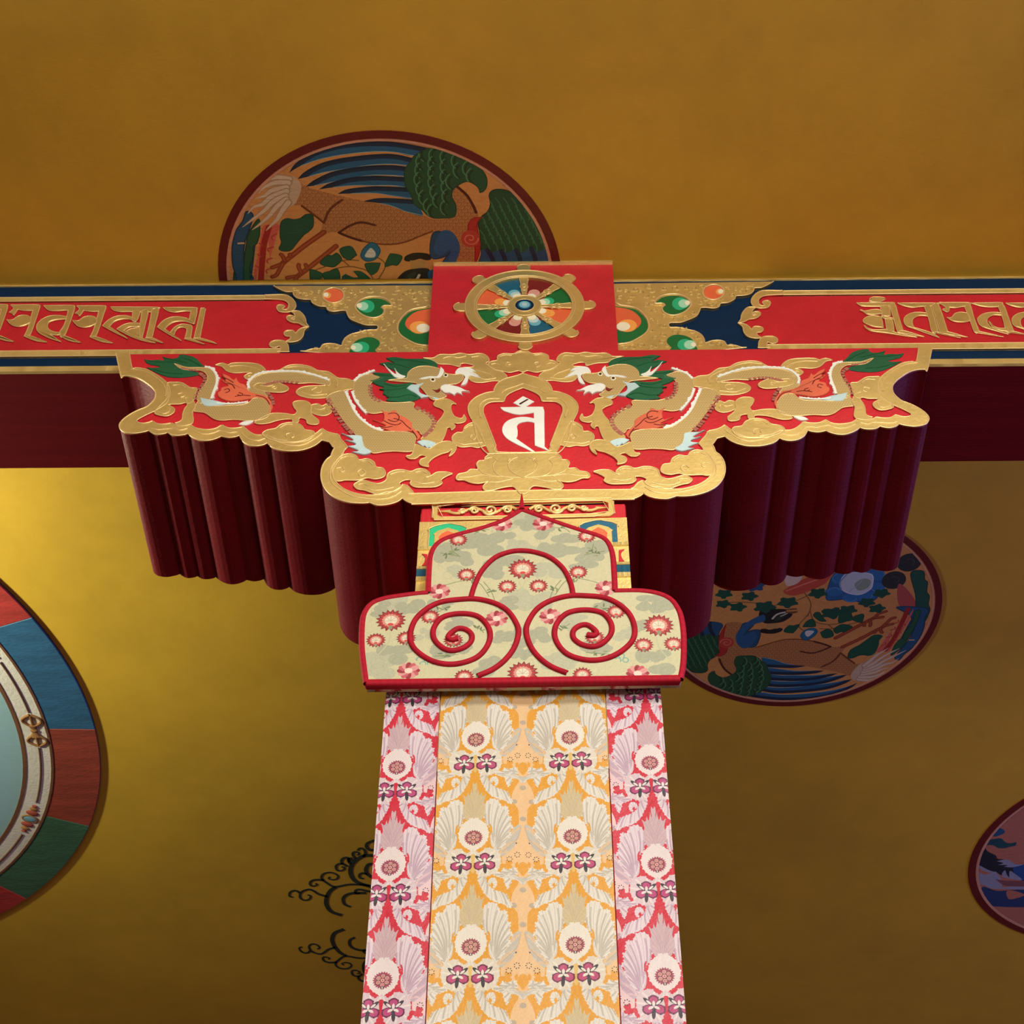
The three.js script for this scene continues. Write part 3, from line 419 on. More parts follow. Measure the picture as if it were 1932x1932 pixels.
  mesh('belly_plates', [...ticks('1130,360 1200,340 1300,335 1430,350', 'K2', 11, 0.007, side), ...ticks('1150,420 1185,470 1190,530', 'K2', 6, 0.008, side), ...ticks('640,275 675,310 650,370 610,430 600,490', 'K2', 11, 0.009, side), ...ticks('500,235 560,245 630,250', 'K2', 7, 0.005, side)], M.pink, dragon);
}

// ---------------------------------------------------------------- the pillar, painted below the capital
const PIL_Z = 2.3095, PIL_TURN = -0.022, pilAt = (px, py) => onWall(px, py, PIL_Z, PIL_TURN);
const PIL_W = (pilAt(1180, 1028)[0] - pilAt(784.5, 1030)[0]) / 2;
const pillar = thing('pillar', 'square red pillar with gold scroll panel and small painted arches under the capital', 'pillar', [0, 0, -PIL_Z], PIL_TURN);
mesh('shaft', new RoundedBoxGeometry(2 * PIL_W, capLow - 0.003, 0.37, 1, 0.004).translate(0, (capLow - 0.003) / 2, -0.185), M.red, pillar);
const mir = (pts) => pts.map((p) => [-p[0], p[1], p[2]]).reverse();
const pil = (text, side, sub = 4) => { let p = mapped(trace('P7', text), pilAt); if (side) p = mir(p); return spline(p, true, sub); };
{
  const w = PIL_W + 0.0005, yb = (y) => pilAt(985, 930 + (y - 25) / 4.493)[1];   // bands follow the face; read on its axis
  const fr = [[-0.183, yb(125)], [-0.172, yb(100)], [0.172, yb(100)], [0.183, yb(125)], [0.183, yb(228)], [0.172, yb(252)], [-0.172, yb(252)], [-0.183, yb(228)]].map((p) => [p[0], p[1], false]);
  const inn = fr.map(([x, y]) => [x * 0.94, yb(177) + (y - yb(177)) * 0.72]);
  const f = mesh('gold_frame', slab(fr, 0.005, 0.001, [inn]), M.gold, pillar);
  mesh('frame_edge', [tubeOf(fr.map((p) => p.slice(0, 2)), 0.0014, true, 0.005), tubeOf(inn, 0.0014, true, 0.005)], M.rim, f);
  mesh('band_panel', box(-w, w, yb(262) - 0.62, yb(262), -0.002, 0.003), M.gold, pillar);
  for (const s of [-1, 1]) {
    const vine = []; for (let k = 0; k <= 40; k++) { const t = k / 40; vine.push([s * (0.012 + 0.138 * t), yb(178) + 0.011 * Math.sin(t * 12.5) * (1 - t * 0.5)]); }
    const v = mesh('scroll_vine', tubeOf(vine, 0.0034, false, 0.003), M.gold, pillar);
    for (const [x, r, d] of [[0.032, 0.010, 1], [0.066, 0.0145, -1], [0.098, 0.010, 1], [0.122, 0.007, -1]]) { const q = []; for (let k = 0; k <= 20; k++) { const a = d * k * 0.5, R = r * (1 - k / 24); q.push([s * (x + R * Math.cos(a)), yb(178) + R * 1.05 * Math.sin(a)]); } mesh('scroll_curl', tubeOf(q, 0.0028, false, 0.004), M.rim, v); }
    mesh('scroll_leaf', slab([[s * 0.145, yb(178) + 0.004], [s * 0.172, yb(178)], [s * 0.145, yb(178) - 0.005]].sort((a, b) => 0), 0.005, 0.0005), M.gold, v);
    // little arches in a row
    for (const [ax, c1] of [[0.149, s < 0 ? M.mint : M.teal], [0.050, s < 0 ? M.teal : M.mint]]) {
      const arch = (hw, top, foot) => { const o = [[-hw, foot], [-hw, top - 0.02], [-hw * 1.12, top - 0.018], [-hw * 0.75, top - 0.008], [-hw * 0.3, top - 0.003], [0, top], [hw * 0.3, top - 0.003], [hw * 0.75, top - 0.008], [hw * 1.12, top - 0.018], [hw, top - 0.02], [hw, foot]]; return o.map(([x, y]) => [s * ax + x, y]).reverse(); };
      const foot = yb(480), top = yb(285);
      const a = mesh('arch', slab(arch(0.036, top, foot), 0.005, 0.0005), c1, pillar);
      mesh('arch_band', slab(arch(0.026, top - 0.013, foot), 0.0065, 0.0006), M.gold, a);
      mesh('arch_niche', slab(arch(0.016, top - 0.022, foot), 0.0072, 0.0005), M.coral, a);
      mesh('arch_edge', tubeOf(arch(0.0372, top + 0.001, foot), 0.0013, false, 0.005), M.rim, a);
    }
    mesh('red_waist', slab(pil('118,530* 165,535* 165,632* 118,630* 140,600 145,560', s > 0), 0.0055, 0.0004), M.red, pillar);
  }
  mesh('arch_row_rail', box(-w, w, yb(505), yb(480), 0, 0.007), M.gold, pillar);
  mesh('lower_rail', box(-w, w, yb(668), yb(648), 0, 0.007), M.gold, pillar);
  mesh('blue_band', box(-w, w, yb(735), yb(668), 0, 0.0045), M.teal, pillar);
  mesh('lower_rail', box(-w, w, yb(770), yb(735), 0, 0.007), M.gold, pillar);
}

// ---------------------------------------------------------------- brocade hanging over the pillar
function brocadeTile(P) {                          // one repeat: 0.164 m wide, 0.205 m high; the column axis at the sides, the flower on the top edge
  return canvasTexture(868, 1085, (g, W, H) => {
    const X = (x) => (x + 29) / 578 * W, Y = (y) => (y - 97) / 558 * H, k = W / 578, r = rng(P.seed);
    const many = (f) => { for (const dy of [-H, 0, H]) for (const m of [1, -1]) { g.save(); g.translate(0, dy); if (m < 0) { g.translate(W, 0); g.scale(-1, 1); } f(); g.restore(); } };
    g.fillStyle = P.ground; g.fillRect(0, 0, W, H); g.lineCap = g.lineJoin = 'round';
    const pts = (t) => t.trim().split(/\s+/).map((s) => { const c = s.endsWith('*'), [x, y] = s.replace('*', '').split(',').map(Number); return [X(x - 2), Y(y), c]; });
    const go = (t, close = true) => { g.beginPath(); spline(pts(t), close, 8).forEach((p, i) => (i ? g.lineTo(...p) : g.moveTo(...p))); if (close) g.closePath(); };
    // a leaf: filled outline, toothed edge, veins fanning from its base, some of its lobes woven in the second thread
    const leaf = (t, base, c, c2, vein, tooth = 6) => many(() => {
      const o = spline(pts(t), true, 5); g.fillStyle = c; go(t); g.fill();
      o.forEach((p, i) => { if (i % 3) return; g.beginPath(); g.arc(p[0], p[1], tooth * k * (i % 2 ? 1 : 0.7), 0, 7); g.fill(); });
      g.save(); go(t); g.clip(); const [bx, by] = [X(base[0] - 2), Y(base[1])];
      o.forEach((p, i) => { if (i % 4) return; const mx = (bx + p[0]) / 2 + (p[1] - by) * 0.12, my = (by + p[1]) / 2 - (p[0] - bx) * 0.12; if (i % 8 === 0) { g.strokeStyle = c2; g.lineWidth = 11 * k; g.beginPath(); g.moveTo(bx, by); g.quadraticCurveTo(mx, my, p[0] * 0.9 + bx * 0.1, p[1] * 0.9 + by * 0.1); g.stroke(); } g.strokeStyle = vein; g.lineWidth = 1.8 * k; g.beginPath(); g.moveTo(bx, by); g.quadraticCurveTo(mx, my, p[0], p[1]); g.stroke(); });
      g.restore();
    });
    const fill = (t, c) => many(() => { go(t); g.fillStyle = c; g.fill(); });
    const line = (t, c, w) => many(() => { go(t, false); g.strokeStyle = c; g.lineWidth = w * k; g.stroke(); });
    // column ornament
    fill('551,310 532,320 524,350 502,380 486,420 486,450 502,475 522,500 526,540 526,580 506,620 482,650 456,690 440,720 430,760 432,800* 452,802 456,782 492,792 482,812 502,832 492,852 524,862 551,885', P.column);
    leaf('500,600 470,650 430,700 400,735 430,760 480,730 510,690 530,640 540,590', [410, 745], P.leaf2, P.column, P.vein, 4);
    line('540,600 520,660 480,700 430,740', P.grey, 4); line('530,640 505,690 460,730', P.vein, 3);
    fill('551,790* 530,800 520,830 535,850 551,862', P.ground); fill('505,800* 520,790 525,812 510,822', P.ground); fill('470,815* 490,812 492,842 468,850', P.ground);
    many(() => { g.fillStyle = P.grey; for (const [x, y, q] of [[549, 380, 17], [500, 459, 17], [549, 555, 17]]) { g.beginPath(); g.arc(X(x - 2), Y(y), q * k, 0, 7); g.fill(); } g.fillStyle = P.dark; for (const [x, y, n] of [[517, 752, 7], [472, 776, 7], [507, 688, 2]]) for (let a = 0; a < n; a++) { g.beginPath(); g.ellipse(X(x) + (n > 2 ? 15 : 5) * k * Math.cos(a * 0.9), Y(y) + (n > 2 ? 17 : 5) * k * Math.sin(a * 0.9), 4.2 * k, 3 * k, a * 0.9, 0, 7); g.fill(); } });
    // scrolls and leaves
    leaf('300,285 325,268 350,283 340,310 347,340 372,368 402,383 432,393 462,408 472,430 488,452 478,472 440,452 400,442 360,422 330,392 313,362 300,340 292,310', [330, 285], P.leaf, P.leaf2, P.vein, 5);
    leaf('352,338 366,318 392,318 404,340 398,362 380,368 384,350 372,340 364,352', [370, 350], P.leaf, P.leaf, P.vein, 3);
    leaf('385,300 392,276 420,290 440,268 470,274 500,262 520,282 510,304 490,316 484,342 466,374 450,352 440,322 410,312', [500, 285], P.leaf, P.leaf2, P.vein, 5);
    leaf('440,860 470,846 500,850 525,870 551,878 551,910 520,890 480,880', [460, 868], P.leaf2, P.leaf, P.vein, 4);
    leaf('322,505 332,462 366,443 402,452 428,488 450,484 466,510 462,535 482,550 476,580 492,600 472,625 482,645 458,667 442,702 402,735 384,702 368,662 374,632 358,602 336,582 324,545', [398, 725], P.leaf, P.leaf2, P.vein, 7);
    leaf('360,640 378,634 392,660 396,700 402,735 380,715 364,690', [398, 728], P.leaf2, P.leaf, P.vein, 3);
    // palmette
    leaf('262,575 302,562 322,532 328,490 320,455 334,412* 312,425 302,398* 292,420 282,378* 272,400 262,362', [262, 575], P.palm, P.palm, P.vein, 2);
    fill('262,322* 274,350 276,376 270,400 262,412', P.palm);
    // grounds of the flowers
    leaf('262,556 302,562 334,588 350,630 344,668 322,698 292,716 262,720', [262, 655], P.halo, P.halo, P.halo, 6);
    leaf('262,728 300,738 340,714 384,722 414,748 424,782 414,822 392,848 350,864 312,862 290,850 276,822 262,770', [330, 800], P.halo2, P.halo, P.halo, 6);
    fill('262,745* 275,752 270,790 274,830 262,842', P.stem); line('300,728 318,706 345,690', P.ground, 6); line('358,586 366,610 356,640', P.ground, 9); fill('262,852* 285,862 290,880 280,900 270,905 262,912', P.ground);
    many(() => {
      const cx = X(260), cy = Y(655);
      g.fillStyle = P.petal; g.beginPath(); for (let i = 0; i <= 44; i++) { const a = i / 44 * 2 * Math.PI, R = (i % 2 ? 46 : 57) * k; g.lineTo(cx + R * Math.cos(a), cy + R * 0.98 * Math.sin(a)); } g.fill();
      for (const [R, c] of [[14.5, P.dark], [12, P.petalIn], [7, P.petal], [4, P.petalIn]]) { g.fillStyle = c; for (let i = 0; i < 6; i++) { g.beginPath(); g.arc(cx + 27 * k * Math.cos(i * 1.047 + 0.5), cy + 27 * k * Math.sin(i * 1.047 + 0.5), R * k, 0, 7); g.fill(); } }
      g.fillStyle = P.petalIn; g.beginPath(); g.arc(cx, cy, 11 * k, 0, 7); g.fill(); g.fillStyle = P.petal; g.beginPath(); g.arc(cx, cy, 4 * k, 0, 7); g.fill(); g.fillStyle = P.dark; g.beginPath(); g.ellipse(cx, cy + 46 * k, 8 * k, 9 * k, 0, 0, 7); g.fill(); g.fillStyle = P.halo; g.beginPath(); g.ellipse(cx, cy + 46 * k, 4 * k, 6 * k, 0, 0, 7); g.fill();
      const ix = X(328), iy = Y(793), z = k * 1.18;
      const pet = (a, d, rx, ry, c) => { g.fillStyle = c; g.beginPath(); g.ellipse(ix + d * z * Math.cos(a), iy + d * z * Math.sin(a), rx * z, ry * z, a, 0, 7); g.fill(); };
      for (const a of [-1.57, 0.5, 2.64]) { for (let i = 0; i < 8; i++) pet(a + (i - 3.5) * 0.12, 44, 9, 6, P.irisEdge); pet(a, 31, 27, 24, P.irisEdge); pet(a, 29, 21, 19, P.iris); pet(a, 22, 8, 5, P.petalIn); }
      for (const a of [-0.75, -2.4, 1.5]) pet(a, 36, 27, 9, P.dark);
      for (const a of [-0.75, -2.4]) pet(a, 30, 15, 6, P.halo);
      g.fillStyle = P.dark; g.beginPath(); g.arc(ix, iy + 4 * k, 18 * k, 0, 7); g.fill();
      for (const a of [-1.57, 0.4, 2.74]) pet(a, 14, 13, 7, P.halo);
    });
    for (let i = 0; i < W * H / 22; i++) { g.fillStyle = r() < 0.5 ? 'rgba(255,255,255,0.06)' : 'rgba(60,40,20,0.06)'; g.fillRect(r() * W, r() * H, 6, 1.5); }
  });
}
const YELLOW = { seed: 5, ground: '#c98d22', column: '#cfab7c', columnDeep: '#c89f6a', grey: '#a39681', dark: '#2b262e', leaf: '#c9c6bc', leaf2: '#aea99d', vein: '#a29a8a', palm: '#b9a982', halo: '#cecabd', halo2: '#c4bdae', stem: '#c9a860', petal: '#8e3d4b', petalIn: '#c99a86', iris: '#a83a68', irisEdge: '#5e1636' };
const PINK = { seed: 6, ground: '#b81530', column: '#cdb0b4', columnDeep: '#bf98a2', grey: '#a98a94', dark: '#2b2230', leaf: '#c8bac2', leaf2: '#ad96a6', vein: '#9c8294', palm: '#b69ca2', halo: '#cdc3c2', halo2: '#c0aeb6', stem: '#b81530', petal: '#8d3650', petalIn: '#c9958c', iris: '#a5366c', irisEdge: '#58123c' };
const CELL_W = 0.164, CELL_H = 0.205;
const silk = (P, x0, y0, mir) => { const t = brocadeTile(P); t.repeat.set((mir ? -1 : 1) / CELL_W, 1 / CELL_H); t.offset.set(-(mir ? -1 : 1) * x0 / CELL_W, -y0 / CELL_H + 1); return new THREE.MeshPhysicalMaterial({ map: t, roughness: 0.5, sheen: 0.15, sheenRoughness: 0.5, sheenColor: new THREE.Color(0.9, 0.85, 0.8), bumpMap: grain, bumpScale: 0.0004 }); };
const SLV_Z = 2.300, SLV_TURN = -0.02, slvAt = (px, py) => onWall(px, py, SLV_Z, SLV_TURN);
const hanging = thing('brocade_hanging', 'yellow and pink floral brocade cover hanging around the pillar', 'hanging', [0, 0, -SLV_Z], SLV_TURN);
{
  const top = slvAt(986, 1215)[1], hw = (slvAt(1260, 1480)[0] - slvAt(715, 1480)[0]) / 2, seam = (slvAt(1149, 1480)[0] - slvAt(822, 1480)[0]) / 2, foot = 0.25;
  const cx = (slvAt(1260, 1480)[0] + slvAt(715, 1480)[0]) / 2, flowerY = slvAt(898, 1396)[1], pinkY = slvAt(749, 1448)[1], pinkX = slvAt(749, 1448)[0], pinkXr = slvAt(1227, 1452)[0];
  // soft ripples across the cloth
  const cloth = (name, x0, x1, mat) => {
    const nx = 10, ny = 80, g = new THREE.BoxGeometry(x1 - x0, top - foot, 0.012, nx, ny, 1).translate((x0 + x1) / 2, (top + foot) / 2, -0.006), p = g.attributes.position, uv = g.attributes.uv;
    for (let i = 0; i < p.count; i++) { const x = p.getX(i), y = p.getY(i); uv.setXY(i, x, y); const e = Math.min(1, Math.min(x - x0, x1 - x) / 0.02); p.setZ(i, p.getZ(i) + e * (0.0016 * Math.sin(x * 41 + y * 3) + 0.0012 * Math.sin(y * 17 + x * 9)) ); }
    g.computeVertexNormals(); return mesh(name, g, mat, hanging);
  };
  tag(cloth('yellow_panel', cx - seam + 0.001, cx + seam - 0.001, silk(YELLOW, cx, flowerY)), 'golden yellow brocade with silver leaves');
  tag(cloth('pink_border', cx - hw, cx - seam - 0.001, silk(PINK, pinkX - CELL_W / 2, pinkY)), 'crimson and silver brocade strip');
  tag(cloth('pink_border', cx + seam + 0.001, cx + hw, silk(PINK, pinkXr - CELL_W / 2, pinkY, true)), 'crimson and silver brocade strip');
  for (const s of [-1, 1]) {
    const sm = mesh('side_panel', box(cx + s * hw - (s > 0 ? 0.012 : 0), cx + s * hw + (s < 0 ? 0.012 : 0), foot, top, -0.42, -0.013), silk(PINK, 0, pinkY), hanging);
    const uv = sm.geometry.attributes.uv, p = sm.geometry.attributes.position; for (let i = 0; i < uv.count; i++) uv.setXY(i, p.getZ(i), p.getY(i));
    mesh('seam_backing', box(cx + s * seam - 0.004, cx + s * seam + 0.004, foot, top, -0.014, -0.0125), M.wine, hanging);
  }
}
// headpiece: padded sage brocade with red piping
const HEAD_Z = 2.264, headAt = (px, py) => onWall(px, py, HEAD_Z, SLV_TURN);
const head = thing('brocade_headpiece', 'sage floral brocade pelmet with red piped spirals at the top of the hanging', 'pelmet', [0, 0, -HEAD_Z], SLV_TURN);
{
  const hp = (t) => mapped(trace('HP', t), headAt);
  const outlinePts = hp('950,100* 870,148 800,178 700,210 600,236 520,264 472,300 448,350 440,420 434,558* 380,562 300,572 200,588 130,613 92,652 74,702 68,800 72,900 92,1056* 955,1046* 1825,1032* 1840,940 1842,800 1830,700 1808,640 1768,592 1700,562 1600,547 1462,548* 1458,450 1448,340 1420,274 1370,243 1270,212 1150,172 1050,136');
  const outline = spline(outlinePts, true, 5), xs = outline.map((p) => p[0]), ys = outline.map((p) => p[1]), x0 = Math.min(...xs), x1 = Math.max(...xs), y0 = Math.min(...ys), y1 = Math.max(...ys), K = 2400;
  const tex = canvasTexture(Math.ceil((x1 - x0) * K), Math.ceil((y1 - y0) * K), (g, W, H) => {
    const at = (x, y) => { const p = headAt(660 + x / 2.927, 930 + y / 2.927); return [(p[0] - x0) * K, (y1 - p[1]) * K]; }, r = rng(91), u = K * 0.00037;   // u: one crop pixel
    g.fillStyle = '#bab792'; g.fillRect(0, 0, W, H); g.lineCap = 'round';
    // woven clouds: rounded grey patches with a paler line
    const cloud = (x, y, s, c) => { const [cx, cy] = at(x, y); g.fillStyle = c; for (let i = 0; i < 7; i++) { g.beginPath(); g.ellipse(cx + (r() - 0.5) * s * u * 1.3, cy + (r() - 0.5) * s * u, s * u * (0.25 + r() * 0.3), s * u * (0.22 + r() * 0.22), 0, 0, 7); g.fill(); } g.strokeStyle = '#9a9c80'; g.lineWidth = 1.6 * u; for (let i = 0; i < 3; i++) { g.beginPath(); g.arc(cx + (r() - 0.5) * s * u, cy + (r() - 0.5) * s * u, s * u * 0.3, r() * 6, r() * 6 + 3); g.stroke(); } };
    for (const [x, y, s] of [[900, 165, 90], [1000, 165, 90], [750, 285, 130], [1140, 285, 130], [560, 330, 110], [1330, 330, 110], [840, 225, 70], [1080, 225, 70], [940, 300, 80], [830, 430, 120], [1090, 440, 110], [640, 380, 90], [1290, 390, 90], [560, 430, 90], [950, 600, 110], [860, 620, 80], [1060, 600, 80], [230, 620, 90], [170, 650, 70], [330, 640, 80], [1640, 620, 90], [1720, 620, 80], [560, 860, 110], [620, 720, 90], [1230, 720, 90], [1330, 860, 110], [870, 800, 90], [1040, 800, 90], [180, 960, 110], [240, 900, 90], [1690, 940, 110], [1640, 760, 80], [780, 960, 90], [1150, 950, 90], [480, 640, 80], [1420, 620, 80], [420, 780, 70], [1520, 780, 70], [960, 880, 80]]) { cloud(x, y, s, r() < 0.6 ? '#999c84' : '#a8aa8f'); }
    const stem = (pts, c, w) => { g.strokeStyle = c; g.lineWidth = w * u; g.beginPath(); spline(pts.map(([x, y]) => [...at(x, y), false]), false, 6).forEach((p, i) => (i ? g.lineTo(...p) : g.moveTo(...p))); g.stroke(); };
    for (const m of [1, -1]) { const f = (x) => 953 + (x - 953) * m, o = m < 0 ? -10 : 0;
      for (const s of [[[520, 520], [590, 500], [660, 490], [720, 510], [770, 580]], [[740, 500], [780, 550], [800, 600]], [[500, 340], [560, 350], [610, 360]], [[560, 300], [570, 330], [600, 350]], [[690, 740], [720, 760], [740, 780]], [[470, 910], [530, 905], [600, 900]], [[480, 670], [520, 650]], [[690, 235], [720, 215], [770, 210]]]) { stem(s.map(([x, y]) => [f(x), y + o]), '#6f7d55', 4); const [a, b] = s[Math.floor(s.length / 2)]; for (let i = 0; i < 5; i++) { const [px, py] = at(f(a) + (r() - 0.5) * 70, b + o + (r() - 0.5) * 28); g.fillStyle = i % 2 ? '#7c8a60' : '#5f6f4e'; g.beginPath(); g.ellipse(px, py, 13 * u, 4.5 * u, r() * 3, 0, 7); g.fill(); } }
      stem([[910, 560], [950, 545], [935, 500]].map(([x, y]) => [f(x), y + o]), '#aeb08e', 6); stem([[160, 900], [215, 835], [225, 780]].map(([x, y]) => [m < 0 ? f(x) + 15 : x, y + (m < 0 ? 25 : 0)]), '#aeb08e', 6);
      const [tx, ty] = at(f(415), 938 + o * 2); g.strokeStyle = '#5f9a92'; g.lineWidth = 5 * u; for (let i = 0; i < 4; i++) { g.beginPath(); g.arc(tx + (i - 1.5) * 18 * u, ty + (i % 2 ? 16 : -12) * u, 14 * u, r() * 4, r() * 4 + 3.6); g.stroke(); } }
    // carnations
    const carnation = (x, y, R) => { const [cx, cy] = at(x, y), n = 34; 
      for (const [q, c] of [[1, '#6f161c'], [0.88, '#a02c2e'], [0.62, '#c58474'], [0.44, '#d3c8b2']]) { g.fillStyle = c; g.beginPath(); for (let i = 0; i <= n; i++) { const a = i / n * 2 * Math.PI, d = R * u * q * (q > 0.8 ? (i % 2 ? 0.82 : 1.08) : i % 2 ? 0.92 : 1.06); g.lineTo(cx + d * Math.cos(a), cy + d * 0.96 * Math.sin(a)); } g.fill(); }
      g.strokeStyle = '#a9a28c'; g.lineWidth = 3 * u; for (const a of [-2.4, -1.57, -0.75, 0.1, 3.0]) { g.beginPath(); g.moveTo(cx, cy + 5 * u); g.lineTo(cx + 0.45 * R * u * Math.cos(a), cy + 0.45 * R * u * Math.sin(a)); g.stroke(); }
      g.fillStyle = '#c53a38'; g.beginPath(); g.ellipse(cx, cy + R * u * 0.38, R * u * 0.2, R * u * 0.14, 0, 0, 7); g.fill(); g.fillStyle = '#7e8465'; g.beginPath(); g.ellipse(cx, cy + R * u * 0.66, R * u * 0.15, R * u * 0.2, 0, 0, 7); g.fill(); };
    const peony = (x, y, R) => { const [cx, cy] = at(x, y); for (let i = 0; i < 12; i++) { const a = i / 12 * 6.283; g.fillStyle = ['#8e2431', '#b4525c', '#c88b88'][i % 3]; g.beginPath(); g.ellipse(cx + R * 0.55 * u * Math.cos(a), cy + R * 0.5 * u * Math.sin(a), R * 0.42 * u, R * 0.26 * u, a, 0, 7); g.fill(); } g.fillStyle = '#d6c3b4'; g.beginPath(); g.ellipse(cx, cy, R * 0.34 * u, R * 0.3 * u, 0, 0, 7); g.fill(); };
    for (const [x, y] of [[495, 552], [1415, 534], [812, 702], [1108, 690], [325, 990], [840, 180], [1068, 178], [1590, 1005]]) peony(x, y, 58);
    for (const [x, y] of [[955, 428], [228, 712], [1705, 740], [955, 1003]]) carnation(x, y, 72);
    for (const [x, y] of [[645, 460], [1262, 445], [870, 525], [1042, 522], [600, 267], [1308, 248], [145, 822], [312, 810], [1622, 848], [1788, 842], [445, 692], [1470, 664], [572, 822], [1352, 806], [632, 1024], [1285, 1012]]) carnation(x, y, 47);
    for (let i = 0; i < W * H / 40; i++) { g.fillStyle = r() < 0.5 ? 'rgba(255,255,235,0.07)' : 'rgba(70,70,40,0.06)'; g.fillRect(r() * W, r() * H, 7, 1.5); }
  });
  tex.repeat.set(1 / (x1 - x0), 1 / (y1 - y0)); tex.offset.set(-x0 / (x1 - x0), -y0 / (y1 - y0));
  const sage = new THREE.MeshPhysicalMaterial({ map: tex, roughness: 0.52, sheen: 0.25, sheenRoughness: 0.5, bumpMap: grain, bumpScale: 0.0005 });
  mesh('padded_panel', slab(outline, 0.026, 0.004).translate(0, 0, -0.022), sage, head);
  const cord = new THREE.MeshPhysicalMaterial({ map: vary('#9e0f26', 0.16, 61, 22), roughness: 0.7, specularIntensity: 0.4 });
  const pipe = (name, pts, r, closed, z = 0.005) => mesh(name, tubeOf(spline(pts, closed, 4), r, closed, z, 8), cord, head);
  const cornered = (pts) => pts.map((p) => [p[0], p[1], p[2]]);
  mesh('outer_piping', (() => { const out = []; let run = []; const n = outlinePts.length; for (let i = 0; i <= n; i++) { const p = outlinePts[i % n]; run.push(p); if (p[2] && run.length > 1) { out.push(tubeOf(spline(run.map((q) => [q[0], q[1], false]), false, 4), 0.0062, false, 0.001, 8)); run = [p]; } } return out; })(), cord, head);
  mesh('bottom_binding', (() => { const a = hp('80,1046')[0], b = hp('1828,1021')[0]; const L = b[0] - a[0]; return new RoundedBoxGeometry(L, 0.0115, 0.022, 2, 0.005).translate(0, 0, -0.006).rotateZ(Math.atan2(b[1] - a[1], L)).translate((a[0] + b[0]) / 2, (a[1] + b[1]) / 2, 0); })(), cord, head);
  const spiral = '705,1022 790,985 860,930 910,860 932,780 915,720 870,660 800,620 700,597 600,600 500,615 420,655 360,715 335,790 345,850 390,900 460,940 540,957 620,950 700,920 750,870 775,810 765,750 720,700 660,680 580,680 510,700 470,745 460,790 475,830 520,870 570,882 630,865 670,830 672,790 640,765 600,760 565,780 543,805 562,822 598,815';
  const c0 = hp('953,560')[0][0];
  const left = hp(spiral);
  pipe('spiral_piping', left, 0.0054, false);
  pipe('spiral_piping', left.map((p) => [2 * c0 - p[0], p[1] + 0.003, p[2]]), 0.0054, false);
  pipe('arch_piping', hp('668,592 690,520 730,440 800,370 880,338 950,330 1030,340 1110,370 1180,430 1220,510 1234,582'), 0.0052, false);
  mesh('top_loop', new THREE.CylinderGeometry(0.001, 0.0062, 0.045, 8).translate(hp('950,60')[0][0], hp('950,60')[0][1], 0.006), cord, head);
}

